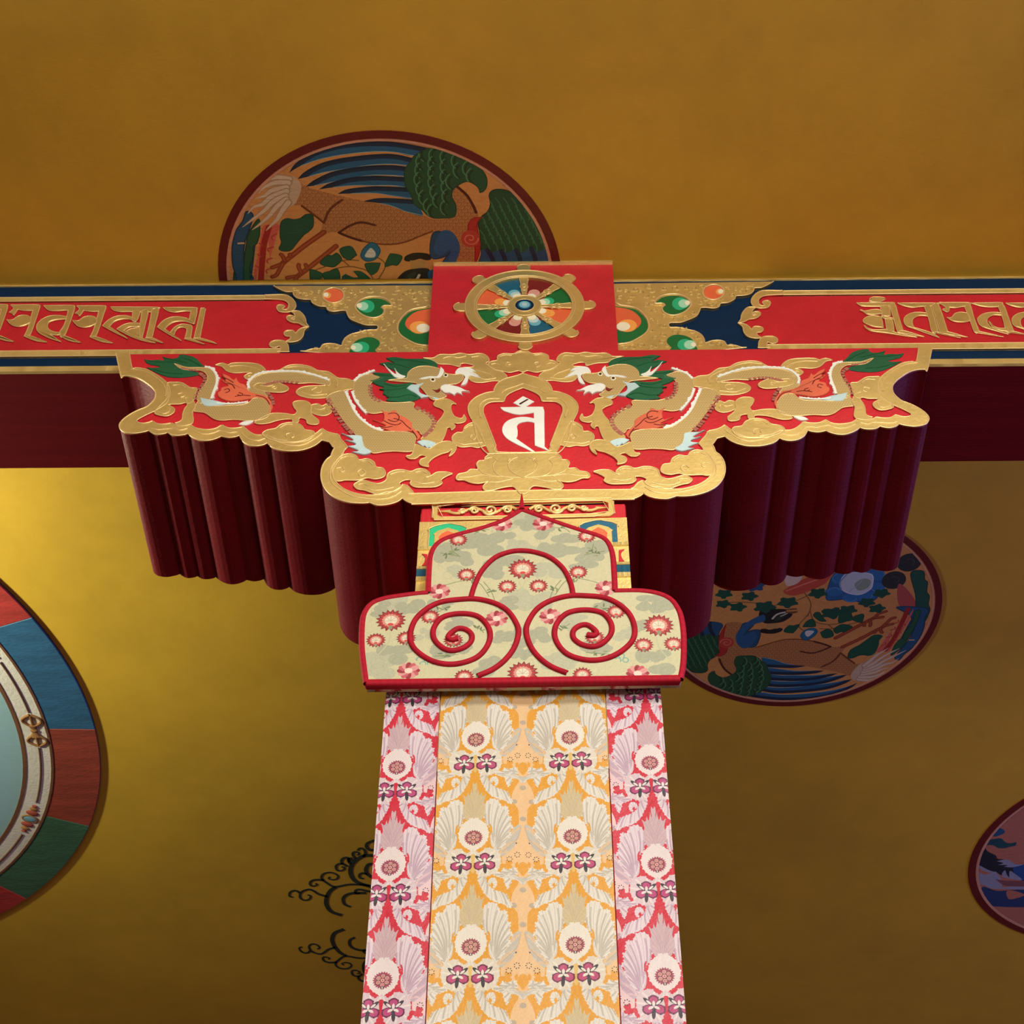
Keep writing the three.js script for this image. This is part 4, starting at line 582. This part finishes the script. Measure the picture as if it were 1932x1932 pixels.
// ---------------------------------------------------------------- ceiling paintings
const R_MED = 0.4086, MED_A = [-0.3171, 2.3522], MED_B = [0.7764, 3.5335];
const phoenixTex = canvasTexture(1500, 1500, (g, W) => {
  // traced crop points -> place on the ceiling -> place on the round panel; the far medallion shows the same design turned half round
  const at = (crop) => (x, y) => { const [ox, oy, s] = CROPS[crop], p = onCeiling(ox + x / s, oy + y / s); let a = p[0], b = -p[1]; if (crop === 'MB') { a = -(a - MED_B[0]); b = -(b - MED_B[1]); } else { a -= MED_A[0]; b -= MED_A[1]; } return [(a / R_MED * 0.5 + 0.5) * W, (b / R_MED * 0.5 + 0.5) * W]; };
  const pts = (text) => { let f = at('M1'); return text.trim().split(/\s+/).flatMap((t) => { if (t in CROPS) { f = at(t); return []; } const c = t.endsWith('*'), [x, y] = t.replace('*', '').split(',').map(Number); return [[...f(x, y), c]]; }); };
  const path = (text, close = true) => { const q = spline(pts(text), close, 8); g.beginPath(); q.forEach((p, i) => (i ? g.lineTo(...p) : g.moveTo(...p))); if (close) g.closePath(); return q; };
  const fill = (text, c, edge, w = 3) => { path(text); g.fillStyle = c; g.fill(); if (edge) { g.strokeStyle = edge; g.lineWidth = w; g.stroke(); } };
  const line = (text, c, w) => { path(text, false); g.strokeStyle = c; g.lineWidth = w; g.stroke(); };
  const inside = (text, f) => { g.save(); path(text); g.clip(); f(); g.restore(); };
  const r = rng(17);
  g.lineCap = g.lineJoin = 'round';
  g.fillStyle = '#cf9350'; g.fillRect(0, 0, W, W);
  for (let i = 0; i < 2600; i++) { g.fillStyle = r() < 0.5 ? 'rgba(120,70,20,0.06)' : 'rgba(255,210,150,0.05)'; g.beginPath(); g.ellipse(r() * W, r() * W, 4 + r() * 18, 2 + r() * 8, r() * 3, 0, 7); g.fill(); }
  // --- flowers and foliage of the far half
  fill('MB 820,400 900,345 1000,300 1130,275 1110,330 1050,370 900,425', '#c0513a'); line('MB 840,395 960,350 1100,300', '#e0846a', 8);
  fill('MB 830,270 940,282 920,340 842,360', '#d8c3b4');
  fill('MB 1110,455 1105,400 1140,300 1200,265 1390,235 1440,255 1472,310 1460,380 1420,450 1340,470 1230,450', '#1f5f92', '#143f66', 5);
  for (const [x, y] of [[1150, 400], [1180, 310], [1260, 440], [1360, 430], [1430, 370], [1440, 290], [1380, 260]]) { const [a, b] = at('MB')(x, y); g.fillStyle = '#2a6ea3'; g.beginPath(); g.ellipse(a, b, 46, 34, x, 0, 7); g.fill(); g.strokeStyle = '#5f93b8'; g.lineWidth = 4; g.beginPath(); g.arc(a, b, 30, x, x + 2.4); g.stroke(); }
  fill('MB 1190,345 1240,280 1390,285 1402,350 1380,390 1310,420 1220,400', '#b7c7cf', '#e3ebee', 4); fill('MB 1285,350 1340,315 1390,330 1370,375 1310,392', '#8aa08c'); line('MB 1200,390 1190,340 1240,280', '#6f98b8', 8); line('MB 1250,400 1300,360 1340,318', '#93aebf', 5);
  for (const [x, y] of [[1640, 210], [1540, 325]]) { const [a, b] = at('MB')(x, y); g.fillStyle = '#2a3330'; g.beginPath(); g.ellipse(a, b, 62, 66, 0, 0, 7); g.fill(); g.strokeStyle = '#45524a'; g.lineWidth = 4; g.beginPath(); g.arc(a, b, 26, 1, 4); g.stroke(); }
  fill('MB 1570,350 1640,400 1690,490 1650,545 1570,480', '#b0524a');
  fill('MB 1650,280 1730,265 1742,320 1760,340 1755,400 1772,430 1765,480 1775,520 1745,590 1712,610 1685,520 1680,420', '#1b5540', '#0f3a2c', 4);
  // tail plumes
  fill('370,960 330,1060 262,1160 226,1280 215,1400 225,1540 260,1660 282,1800 MB 1560,500 1650,560 1640,640 1580,720 M1 400,1760 350,1600 340,1450 350,1300 400,1150 440,1000', '#1e5573', '#123a52', 6);
  fill('500,1040 512,1180 500,1240 480,1300 440,1340 445,1400 432,1480 410,1540 405,1620 415,1760 350,1760 340,1600 350,1440 370,1300 400,1180', '#1f5c3a', '#123f28', 5);
  fill('560,1110 525,1230 500,1350 480,1480 452,1600 460,1780 MB 1500,780 M1 640,1780 630,1600 625,1480 655,1350 690,1230 720,1100', '#d06550'); line('610,1130 560,1300 540,1480 528,1640 520,1790', '#a02a1e', 26);
  for (const s of ['690,1200 640,1230 650,1260', '660,1340 600,1360 610,1390', '640,1460 590,1480 600,1510', '630,1570 580,1590 590,1620', '510,1300 540,1320', '490,1420 520,1440', '470,1540 500,1560']) line(s, '#b8463a', 7);
  line('282,1300 340,1298', '#c9b28c', 9);
  // bird's body with scales
  const body = '790,640 860,600 950,660 1080,715 1250,760 1500,820 1700,860 1932,900 M2 150,965 330,1000 450,1042 600,1032 690,985 660,860 642,770 700,690 800,780 870,900 925,1000 860,1050 790,1220 890,1330 885,1560 660,1560 705,1400 690,1300 640,1212 560,1180 430,1170 300,1222 150,1282 0,1312 M1 1750,1302 1600,1272 1480,1240 1360,1190 1290,1180 1200,1200 1150,1195 1185,1080 1080,990 960,900 860,890 800,850';
  fill(body, '#b27a45');
  inside(body, () => { g.lineWidth = 2.5; for (let j = 0; j < 60; j++) for (let i = 0; i < 50; i++) { const x = 150 + i * 26 + (j % 2) * 13, y = 150 + j * 17; g.strokeStyle = '#8d5628'; g.beginPath(); g.arc(x, y, 14, -0.6, 2.4); g.stroke(); g.strokeStyle = '#c79258'; g.beginPath(); g.arc(x, y, 11, -0.3, 2.0); g.stroke(); } });
  line('1200,1075 1250,960 1310,895 1395,835', '#6b3412', 11); line('965,900 1080,985 1200,1080', '#6b3412', 10); line('1360,1185 1480,1110 1600,1075 1745,1105', '#5a260c', 11); line('1365,1188 1480,1235 1610,1275', '#4d1d0a', 12); line('1610,1275 1750,1303 1932,1310 M2 150,1282 300,1222 430,1172', '#7a4218', 8); line('M2 700,695 800,785 870,900 900,970', '#4d1d0a', 12);
  // legs and claws
  const leg = (s, w) => { line(s, '#8a3b1a', w); line(s, '#a85228', w * 0.35); };
  leg('1200,1180 1000,1320 860,1430 760,1510', 24); leg('1330,1330 1180,1450 1040,1560 920,1650', 24);
  for (const s of ['780,1490 760,1440 740,1420', '840,1440 835,1420', '770,1510 700,1540 645,1560', '760,1520 720,1590 690,1640 645,1660', '960,1620 930,1560 930,1530', '1020,1570 1005,1530', '920,1650 850,1660 805,1670', '910,1660 870,1720 790,1755']) leg(s, 20);
  // white tail tuft
  fill('820,590 900,600 960,700 900,860 840,900 800,850 740,760 740,660', '#c6ae8c');
  for (const s of ['830,610 700,590 600,620 540,670', '820,650 680,650 560,700 500,760', '800,700 650,730 560,790 470,820', '800,740 640,800 540,880 450,910 385,980', '790,790 660,850 560,950 440,1040 330,1125', '800,830 700,900 620,1000 520,1090 430,1155', '820,860 760,940 700,1040 640,1100 580,1165']) { const q = spline(pts(s), false, 10); for (const [c, w] of [['#a88f6e', 15], ['#d3c09f', 10]]) { g.fillStyle = c; q.forEach((p, i) => { g.beginPath(); g.arc(p[0], p[1], w * (1 - (i / q.length) ** 1.6) + 1, 0, 7); g.fill(); }); } }
  // wing: long blue flight feathers
  const feathers = [['830,540* 900,440 1100,310 1400,230 1700,205 1932,212 M2 200,240 420,285*', 'M2 230,360 0,320 M1 1700,318 1400,350 1150,400 950,470'], ['920,610* 1000,530 1200,430 1500,370 1900,340 M2 240,390*', 'M2 200,470 0,450 M1 1700,460 1500,490 1200,540 1050,580'], ['1010,690* 1100,620 1300,530 1600,475 1900,460 M2 170,480*', 'M2 130,580 0,570 M1 1700,570 1500,600 1300,640 1100,680'], ['1150,720* 1250,660 1450,600 1700,575 1900,580 M2 140,590*', 'M2 150,700 0,680 M1 1700,680 1500,680 1300,700'], ['1350,770* 1450,720 1700,690 1900,690 M2 170,700*', 'M2 220,820 0,790 M1 1750,762 1500,765'], ['1620,850* 1750,820 1900,815 M2 230,830*', 'M2 330,1000 150,960 0,900 M1 1800,870']];
  for (const [a, b] of feathers) { fill(a + ' ' + b, '#1f5f80'); inside(a + ' ' + b, () => { line(a, '#0f2c44', 46); line(a, '#0b2236', 18); }); line(b, '#8fb0ae', 3); }
  // green shoulder with rows of small feathers
  const shoulder = 'M2 380,280* 450,290 560,310 700,350 850,420 960,510 1012,600 1012,690 980,740 940,756* 920,700 850,650 780,640 700,682* 650,730 640,800 682,890 682,980 650,1020 550,1030 450,1030 380,1000 330,950 240,880 200,780 150,700 130,600 140,500 200,420 240,360';
  fill(shoulder, '#1e5231', '#153c24', 4);
  inside(shoulder, () => { for (const [x, y] of [[330, 340], [300, 430], [290, 520], [280, 620], [300, 720], [330, 810], [380, 900], [440, 360], [430, 450], [430, 550], [430, 650], [450, 750], [480, 840], [420, 960], [560, 380], [560, 480], [560, 590], [570, 700], [580, 800], [560, 920], [680, 420], [700, 520], [620, 640], [800, 500], [840, 580]]) { const [a, b] = at('M2')(x, y); g.strokeStyle = '#4c8a5a'; g.lineWidth = 5; g.beginPath(); g.arc(a + 26, b, 44, 2.2, 4.1); g.stroke(); g.strokeStyle = '#123a22'; g.lineWidth = 8; g.beginPath(); g.arc(a + 34, b + 4, 40, 2.3, 4.0); g.stroke(); } });
  const wing2 = 'M2 1040,780 1080,730 1160,720 1250,740 1350,810 1450,930 1550,1080 1620,1230 1680,1400 1715,1580 985,1580 955,1400 940,1200 920,1080 960,1010 1020,960 1052,880';
  fill(wing2, '#184a2e', '#0e2c1c', 4);
  inside(wing2, () => { for (let j = 0; j < 6; j++) for (let i = 0; i < 9; i++) { const [a, b] = at('M2')(1000 + i * 85 + (j % 2) * 40, 900 + j * 85); line('', '#000', 0); g.strokeStyle = '#35734a'; g.lineWidth = 5; g.beginPath(); g.moveTo(a - 24, b - 40); g.quadraticCurveTo(a + 6, b, a, b + 30); g.stroke(); } fill('M2 940,1400 1020,1365 1060,1410 1090,1390 1180,1370 1230,1400 1330,1360 1390,1400 1490,1340 1560,1390 1660,1380 1720,1600 960,1600', '#1c4f74'); for (const s of ['M2 1020,1370 1080,1480 1100,1600', 'M2 1170,1380 1210,1480 1225,1600', 'M2 1330,1370 1370,1470 1390,1600', 'M2 1490,1350 1530,1460 1550,1600']) { line(s, '#0d2740', 20); } });
  // neck, throat, red wattle
  fill('M2 440,1188 560,1178 640,1220 700,1340 690,1450 650,1570 520,1560 560,1470 645,1368* 560,1445 430,1462 405,1350', '#1c4d6c', '#12364e', 4);
  g.strokeStyle = '#7fa3b5'; g.lineWidth = 6; { const [a, b] = at('M2')(570, 1250); g.beginPath(); g.arc(a, b, 26, 1, 4.6); g.stroke(); }
  fill('M2 808,1190* 820,1090 870,1030 962,1020* 912,1080 920,1180 945,1300 930,1420 880,1550* 888,1440 880,1320', '#b12a22', '#8a1812', 4);
  { const [a, b] = at('M2')(838, 1250); g.fillStyle = '#b8412f'; g.beginPath(); g.ellipse(a, b, 40, 44, 0, 0, 7); g.fill(); g.strokeStyle = '#d4745c'; g.lineWidth = 6; g.beginPath(); for (let i = 0; i < 30; i++) { const t = i * 0.3, q = 34 * (1 - i / 34); g.lineTo(a + q * Math.cos(t), b + q * Math.sin(t)); } g.stroke(); }
  // head and crest
  fill('M2 130,1480 140,1440 200,1410 260,1400 330,1402 400,1420 415,1470 360,1480 300,1465 240,1480 180,1495', '#17130f');
  for (let i = 0; i < 8; i++) line('M2 ' + (200 + i * 22) + ',1490 ' + (225 + i * 14) + ',1600', '#b99152', 9);
  fill('MB 690,600 720,540 800,530 880,545 830,590 760,605', '#16181a'); fill('M2 100,1690 180,1620 270,1595 400,1610 470,1660 460,1780 300,1790 130,1780', '#171a18'); fill('M2 110,1720 170,1640 260,1600 230,1680 170,1730', '#29392c'); line('M2 150,1740 220,1720 260,1690 290,1640', '#c9c2ae', 12); line('M2 110,1730 160,1695 190,1680', '#c9c2ae', 7); fill('M2 -10,1740 60,1720 120,1730 140,1780 20,1800', '#6e4424'); line('M2 0,1770 120,1760', '#c78b4c', 12);
  fill('MB 510,700 540,640 600,590 690,550 700,590 640,610 590,640 560,690 620,660 650,690 600,760 540,760', '#245a86');
  // leaves: lobed, with a vine
  const vines = ['1160,1700 1220,1640 1300,1580 1440,1550 1560,1560 1680,1610 1760,1750', '1400,1480 1480,1550', '1760,1440 1860,1530 1790,1680 1760,1760', 'MB 980,560 1000,480 960,410', 'MB 1060,640 1140,640 1300,600', 'MB 700,500 900,460 1060,380', 'MB 430,470 600,470 750,490'];
  for (const v of vines) line(v, '#7d5a28', 6);
  const leaves = ['740,1080 800,1035 880,1045 950,1030 1010,990 1080,1000 1085,1110 1040,1170 980,1215 900,1310 850,1370 780,1385 720,1360 745,1290 730,1220', '1160,1515 1230,1435 1290,1430 1340,1405 1390,1470 1330,1540 1270,1552', '1370,1370 1430,1335 1500,1340 1552,1425* 1480,1480* 1410,1450', '1048,1580* 1110,1590 1190,1635 1130,1702 1060,1705', '1190,1625 1260,1600 1345,1575 1372,1680 1320,1730 1270,1775 1215,1700', '1640,1530 1700,1510 1805,1512* 1770,1600 1700,1632', '1520,1600* 1600,1605 1700,1685 1690,1735 1640,1738 1590,1680', '1335,1775 1460,1730 1540,1695 1605,1770', '1855,1545 1900,1430 M2 0,1412 105,1440 60,1530 0,1530'];
  for (const l of leaves) { fill(l, '#12553a', '#0b3b28', 4); }
  for (const [x, y, s] of [[435, 415, 1], [640, 365, 1.1], [600, 430, 1], [430, 480, 0.9], [525, 500, 1], [700, 500, 1.3], [850, 470, 1.2], [1045, 410, 1.1], [1140, 540, 1.3], [1240, 520, 1.1], [1365, 470, 1], [1460, 410, 1], [1430, 510, 1]]) { const [a, b] = at('MB')(x, y); g.fillStyle = x === 640 ? '#1f4f7a' : '#12503a'; g.beginPath(); for (let i = 0; i <= 18; i++) { const t = i / 18 * 6.283, q = (36 + 8 * Math.cos(t * 5 + x)) * s; g.lineTo(a + q * Math.cos(t) * 1.15, b + q * Math.sin(t) * 0.9); } g.fill(); }
  fill('1600,1450 1605,1390 1650,1330 1720,1290 1790,1340 1800,1400 1750,1470 1660,1492', '#1d6a8a', '#124a66', 4); fill('1640,1425 1700,1350 1752,1400 1740,1448 1660,1450', '#cfd2c8');
});
phoenixTex.repeat.set(1 / (2 * R_MED), 1 / (2 * R_MED)); phoenixTex.offset.set(0.5, 0.5);
const muralMat = (t) => new THREE.MeshStandardMaterial({ map: t, roughness: 0.6, bumpMap: weave, bumpScale: 0.0003 });
const M_ring = paint('#64120f', 0.55, 0.06, 71), M_line = paint('#d09a78', 0.6, 0.04, 72);
const arcPts = (r, cut, n = 96) => { const o = []; for (let k = 0; k < n; k++) { const a = k / n * 2 * Math.PI, y = r * Math.sin(a); if (cut === undefined || y > cut) o.push([r * Math.cos(a), y]); } if (cut !== undefined) { const x = Math.sqrt(Math.max(0, r * r - cut * cut)); const up = o.filter((p) => p[1] > cut).sort((p, q) => Math.atan2(p[1] - cut, p[0]) - Math.atan2(q[1] - cut, q[0])); return [[x, cut], ...up, [-x, cut]]; } return o; };
function medallion(label, at, R, tex, turn, cut) {
  const t = thing('ceiling_medallion', label, 'medallion', [at[0], CEIL, -at[1]], 0, 'round paintings on the ceiling'); t.rotation.set(Math.PI / 2, 0, turn);
  mesh('painted_panel', slab(arcPts(R * 0.955, cut), 0.0008, 0), muralMat(tex), t);
  const ring = (name, r1, r0, d, m) => { const a = arcPts(r1, cut), b = arcPts(r0, cut); mesh(name, cut === undefined ? slab(a, d, 0, [b]) : slab([...a, ...b.slice().reverse()], d, 0), m, t); };
  ring('border_ring', R, R * 0.952, 0.0018, M_ring); ring('inner_line', R * 0.952, R * 0.934, 0.0013, M_line);
  return t;
}
medallion('round ceiling painting of a green winged bird cut off by the beam', MED_A, R_MED, phoenixTex, 0, MED_A[1] - BEAM_Z + 0.014);
medallion('round bird painting in shade on the ceiling beyond the capital', MED_B, R_MED, phoenixTex, Math.PI);
// a larger roundel, mostly out of the picture
{
  const C = [2.0166, 4.7451], R = 0.5339;
  const tex = canvasTexture(1024, 1024, (g, W) => {
    const at = (x, y) => { const p = onCeiling(1780 + x / 8.783, 1480 + y / 8.783); return [((p[0] - C[0]) / R * 0.5 + 0.5) * W, ((-p[1] - C[1]) / R * 0.5 + 0.5) * W]; };
    const poly = (t, c) => { const q = spline(t.trim().split(/\s+/).map((s) => { const k = s.endsWith('*'), [x, y] = s.replace('*', '').split(',').map(Number); return [...at(x, y), k]; }), true, 6); g.fillStyle = c; g.beginPath(); q.forEach((p) => g.lineTo(...p)); g.fill(); };
    const r = rng(23);
    g.fillStyle = '#b3705a'; g.fillRect(0, 0, W, W);
    for (let i = 0; i < 46; i++) { const x = r() * W, y = r() * W, c = ['#8e4a44', '#c58a74', '#1d4468', '#174a4c', '#8d8fa0', '#a2605a'][Math.floor(r() * 6)]; g.strokeStyle = c; g.lineCap = 'round'; g.lineWidth = 14 + r() * 26; g.beginPath(); g.moveTo(x, y); g.bezierCurveTo(x + 80, y - 60 + r() * 120, x + 120 * r(), y + 90, x + 190 * (r() - 0.3), y + 110 * r()); g.stroke(); }
    poly('600,1000 720,480 1340,200 2200,100 2200,2400 900,2400 560,1800', '#b3705a');
    poly('790,840* 850,735 930,720 1000,750 1010,800 930,840 860,860', '#1c5277'); poly('700,1000* 740,920 850,900 950,890 1040,960 1120,970 1210,950* 1190,1010 1100,1030 1000,1055 900,1050 830,1010', '#154a52');
    poly('690,1050* 740,1110 860,1170 900,1230 1010,1240 1100,1290 1330,1380 1500,1500 1500,1640 1335,1600 1100,1540 960,1500 860,1450 700,1400 590,1330 560,1250 600,1180', '#15222e');
    poly('1150,1380 1335,1320 1900,1340 1900,1640 1335,1590 1240,1560', '#1d4a86');
    for (const s of ['550,1310* 640,1360 760,1420 860,1460 900,1520 820,1480 700,1440 600,1390', '540,1420* 640,1480 780,1480 860,1440 930,1520 980,1620 1000,1700 1335,1640 1900,1700 1900,1780 1335,1740 1000,1730 800,1720 650,1660 560,1650 530,1500', '880,1270* 1050,1240 1200,1320 1330,1320 1150,1370 1000,1360* 1060,1335 900,1330* 990,1300', '975,1530* 970,1470 1020,1420 1050,1490 1090,1540* 1100,1430 1200,1490 1300,1580 1100,1560']) poly(s, '#8e94a6');
    poly('860,1560* 1000,1590 1335,1600 1900,1640 1900,1700 1335,1690 1050,1680 950,1640', '#7d4e4e'); poly('640,1700 900,1760 1300,1740 1900,1790 1900,2000 700,2000', '#1d3a66'); poly('1040,1790 1100,1750 1280,1790 1335,1840 1100,1900', '#b3705a');
  });
  tex.repeat.set(1 / (2 * R), 1 / (2 * R)); tex.offset.set(0.5, 0.5);
  medallion('large round painting with white and blue waves at the edge of the ceiling', C, R, tex, 0);
}
// the great mandala disc
{
  const C = [-2.6612, 3.9928], t = thing('mandala_disc', 'great round ceiling disc with coloured sectors, white ring and pale blue middle', 'disc', [C[0], CEIL, -C[1]]); t.rotation.x = Math.PI / 2;
  const sector = (r0, r1, a0, a1, n = 14) => { const o = []; for (let k = 0; k <= n; k++) { const a = a0 + (a1 - a0) * k / n; o.push([r1 * Math.cos(a), -r1 * Math.sin(a)]); } for (let k = n; k >= 0; k--) { const a = a0 + (a1 - a0) * k / n; o.push([r0 * Math.cos(a), -r0 * Math.sin(a)]); } return o.reverse(); };
  const cloth = (hex, seed) => new THREE.MeshStandardMaterial({ map: vary(hex, 0.09, seed, 2.5, 6), roughness: 0.62, bumpMap: weave, bumpScale: 0.0004 });
  const cols = [cloth('#8e3b2c', 81), cloth('#3a6149', 82), cloth('#a5322f', 83), cloth('#2b5b80', 84)];   // from 1.5 degrees onward, two colours by two
  const D = 0.009, full = Math.PI * 2;
  for (let k = 0; k < 16; k++) { const a0 = (1.5 + k * 22.5) * Math.PI / 180; mesh('sector', slab(sector(1.178, 1.325, a0, a0 + full / 16), D, 0.002), cols[k % 4], t); }
  mesh('disc_side', slab(arcPts(1.3255, undefined, 128), D - 0.003, 0, [arcPts(1.30, undefined, 128)]), paint('#2a1c12', 0.6, 0.1, 91), t);
  const ringOf = (name, r1, r0, d, m) => mesh(name, slab(arcPts(r1, undefined, 128), d, 0.001, [arcPts(r0, undefined, 128)]), m, t);
  const brownLine = paint('#6f4a33', 0.5, 0.06, 86);
  ringOf('brown_ring', 1.180, 1.171, D + 0.002, brownLine); ringOf('white_ring', 1.172, 1.094, D, paint('#d8d2cc', 0.55, 0.03, 87)); ringOf('brown_ring', 1.096, 1.083, D + 0.002, brownLine);
  const pale = canvasTexture(1024, 1024, (g, W) => { const r = rng(31); g.fillStyle = '#8fb3c0'; g.fillRect(0, 0, W, W); for (let i = 0; i < 3000; i++) { g.fillStyle = r() < 0.5 ? 'rgba(255,255,255,0.05)' : 'rgba(40,70,90,0.05)'; g.fillRect(r() * W, r() * W, 10 + r() * 30, 2); } g.strokeStyle = 'rgba(205,222,226,0.75)'; g.lineWidth = 2; const c = W / 2; for (let k = 0; k < 260; k++) for (const rad of [0.455, 0.43, 0.405]) { const a = k / 260 * 6.283 + rad, x = c + rad * W * Math.cos(a), y = c + rad * W * Math.sin(a); g.beginPath(); g.moveTo(x + (r() - 0.5) * 8, y + (r() - 0.5) * 8); g.lineTo(x + (r() - 0.5) * 12, y + (r() - 0.5) * 14); g.lineTo(x + (r() - 0.5) * 12, y + (r() - 0.5) * 14); g.stroke(); } });
  pale.repeat.set(1 / 2.18, 1 / 2.18); pale.offset.set(0.5, 0.5);
  mesh('blue_centre', slab(arcPts(1.085, undefined, 128), D - 0.002, 0), new THREE.MeshStandardMaterial({ map: pale, roughness: 0.6 }), t);
  // cord with thunderbolts and beads on the white ring
  const gilt = paint('#9a6a35', 0.45, 0.08, 88, { metalness: 0.2 }), bead = paint('#9c4430', 0.5, 0.06, 89), gem = paint('#6f9aa6', 0.35, 0.05, 90);
  const place = (g, a, r = 1.137) => g.rotateZ(-a).translate(r * Math.cos(a), -r * Math.sin(a), D);
  for (let k = 0; k < 8; k++) {
    const at = (1.8 + k * 45) * Math.PI / 180, bt = (25.7 + k * 45) * Math.PI / 180;
    for (const [p, q] of [[at + 0.075, bt - 0.085], [bt + 0.085, at + Math.PI / 4 - 0.075]]) { const o = []; for (let j = 0; j <= 10; j++) { const a = p + (q - p) * j / 10; o.push([1.139 * Math.cos(a), -1.139 * Math.sin(a), D]); } mesh('cord', tubeOf(o, 0.0038), brownLine, t); }
    // vajra: two lobed heads on a waist
    const geo = [];
    for (const s of [-1, 1]) { geo.push(new THREE.CylinderGeometry(0.017, 0.009, 0.018, 10).rotateX(s < 0 ? Math.PI : 0).scale(1, 1, 0.4).translate(0, s * 0.019, 0.002)); for (const e of [-1, 0, 1]) { const q = []; for (let j = 0; j <= 8; j++) { const u = j / 8; q.push([e * (0.012 + 0.022 * Math.sin(u * Math.PI) - 0.010 * u), s * (0.026 + 0.050 * u)]); } geo.push(tubeOf(q, 0.0042, false, 0.002, 6)); } }
    geo.push(new THREE.SphereGeometry(0.012, 10, 8).scale(1, 0.9, 0.4).translate(0, 0, 0.002));
    const v = mesh('thunderbolt', place(mergeGeometries(geo.map((g) => (g.index ? g.toNonIndexed() : g))), at), gilt, t);
    for (const [d, w, h, m] of [[0, 0.026, 0.018, gem], [-0.034, 0.021, 0.013, bead], [0.034, 0.021, 0.013, bead], [-0.058, 0.014, 0.009, gilt], [0.058, 0.014, 0.009, gilt], [-0.074, 0.009, 0.006, bead], [0.074, 0.009, 0.006, bead]]) { const b = mesh('bead', place(new THREE.SphereGeometry(1, 14, 10).scale(w, h, 0.006), bt + d / 1.137), m, t); if (!d) mesh('bead_setting', place(new THREE.TorusGeometry(0.024, 0.004, 6, 20).scale(1, 0.72, 1), bt), gilt, b); }
  }
}
// dark green scroll ornament painted round the middle of the bay
{
  const M_scroll = paint('#2c3524', 0.6, 0.12, 95), Cz = onCeiling(640, 1740)[1];
  const t = thing('ceiling_scroll_ornament', 'dark green scrollwork ornament on the ceiling beside the hanging', 'ornament', [0, CEIL, 0]); t.rotation.x = Math.PI / 2;
  const strokes = [['1620,650 1480,650 1370,700 1280,780 1240,880 1255,980 1310,1060 1400,1110 1560,1160 1700,1200', 92, 92], ['1240,790 1200,720 1250,690 1270,720 1240,730', 60, 34], ['1230,760 1200,690 1130,690 1090,740 1110,790', 62, 60], ['1190,830 1120,790 1040,790 1000,830 1020,890 1090,900 1140,870 1130,840 1090,840', 62, 36], ['1330,700 1280,640 1300,590 1370,600 1380,630 1340,640', 62, 34], ['1450,670 1490,600 1450,540 1390,530 1360,570', 60, 46], ['1700,540 1580,560 1510,510 1520,450 1600,410 1720,380', 76, 60], ['1560,1150 1400,1130 1200,1130 1050,1160 950,1160 860,1110 780,1050 760,1000 800,950 880,930 960,940 1030,980 1020,1030 950,1050 880,1030 900,1000', 62, 36], ['800,1060 700,1050 620,1060 570,1100 590,1150 650,1150 690,1130 660,1110', 64, 36], ['1000,1170 920,1220 870,1290 840,1380 850,1480 930,1580 1100,1640', 84, 92], ['860,1330 720,1290 640,1240 560,1210 470,1230 410,1280 410,1350 480,1390 560,1370 580,1320 530,1300', 62, 40], ['400,1270 360,1240 300,1230 240,1260 230,1320 290,1340', 60, 40], ['1700,800 1560,790 1500,860 1510,940 1580,1000 1700,1060', 76, 80], ['1520,960 1440,940 1390,970 1400,1020 1460,1030', 60, 46], ['1700,1260 1540,1240 1380,1210 1320,1240 1340,1280 1400,1270', 74, 40], ['1500,1270 1300,1270 1180,1300 1120,1360 1140,1450 1240,1500', 78, 60], ['1760,1150 1880,1260 1960,1420', 90, 80]];
  const band = (q, w0, w1) => { const L = [], R = []; q.forEach((a, i) => { const b = q[Math.min(i + 1, q.length - 1)], c = q[Math.max(i - 1, 0)], dx = b[0] - c[0], dy = b[1] - c[1], l = Math.hypot(dx, dy) || 1, w = w0 + (w1 - w0) * i / q.length; L.push([a[0] - dy / l * w, a[1] + dx / l * w]); R.push([a[0] + dy / l * w, a[1] - dx / l * w]); }); return [...L, ...R.reverse()]; };
  for (const m of [0, 1]) for (const [s, w0, w1] of strokes) {
    const q = spline(trace('GR', s).map(([x, y]) => { const p = onCeiling(x, y); return [p[0], m ? 2 * Cz - p[1] : p[1], false]; }), false, 5), k = 0.5 / 8.782 * 0.00155;
    mesh('scroll', slab(band(q, w0 * k, w1 * k), m ? 0.0008 : 0.001, 0), M_scroll, t);
  }
}

renderer.render(scene, camera);
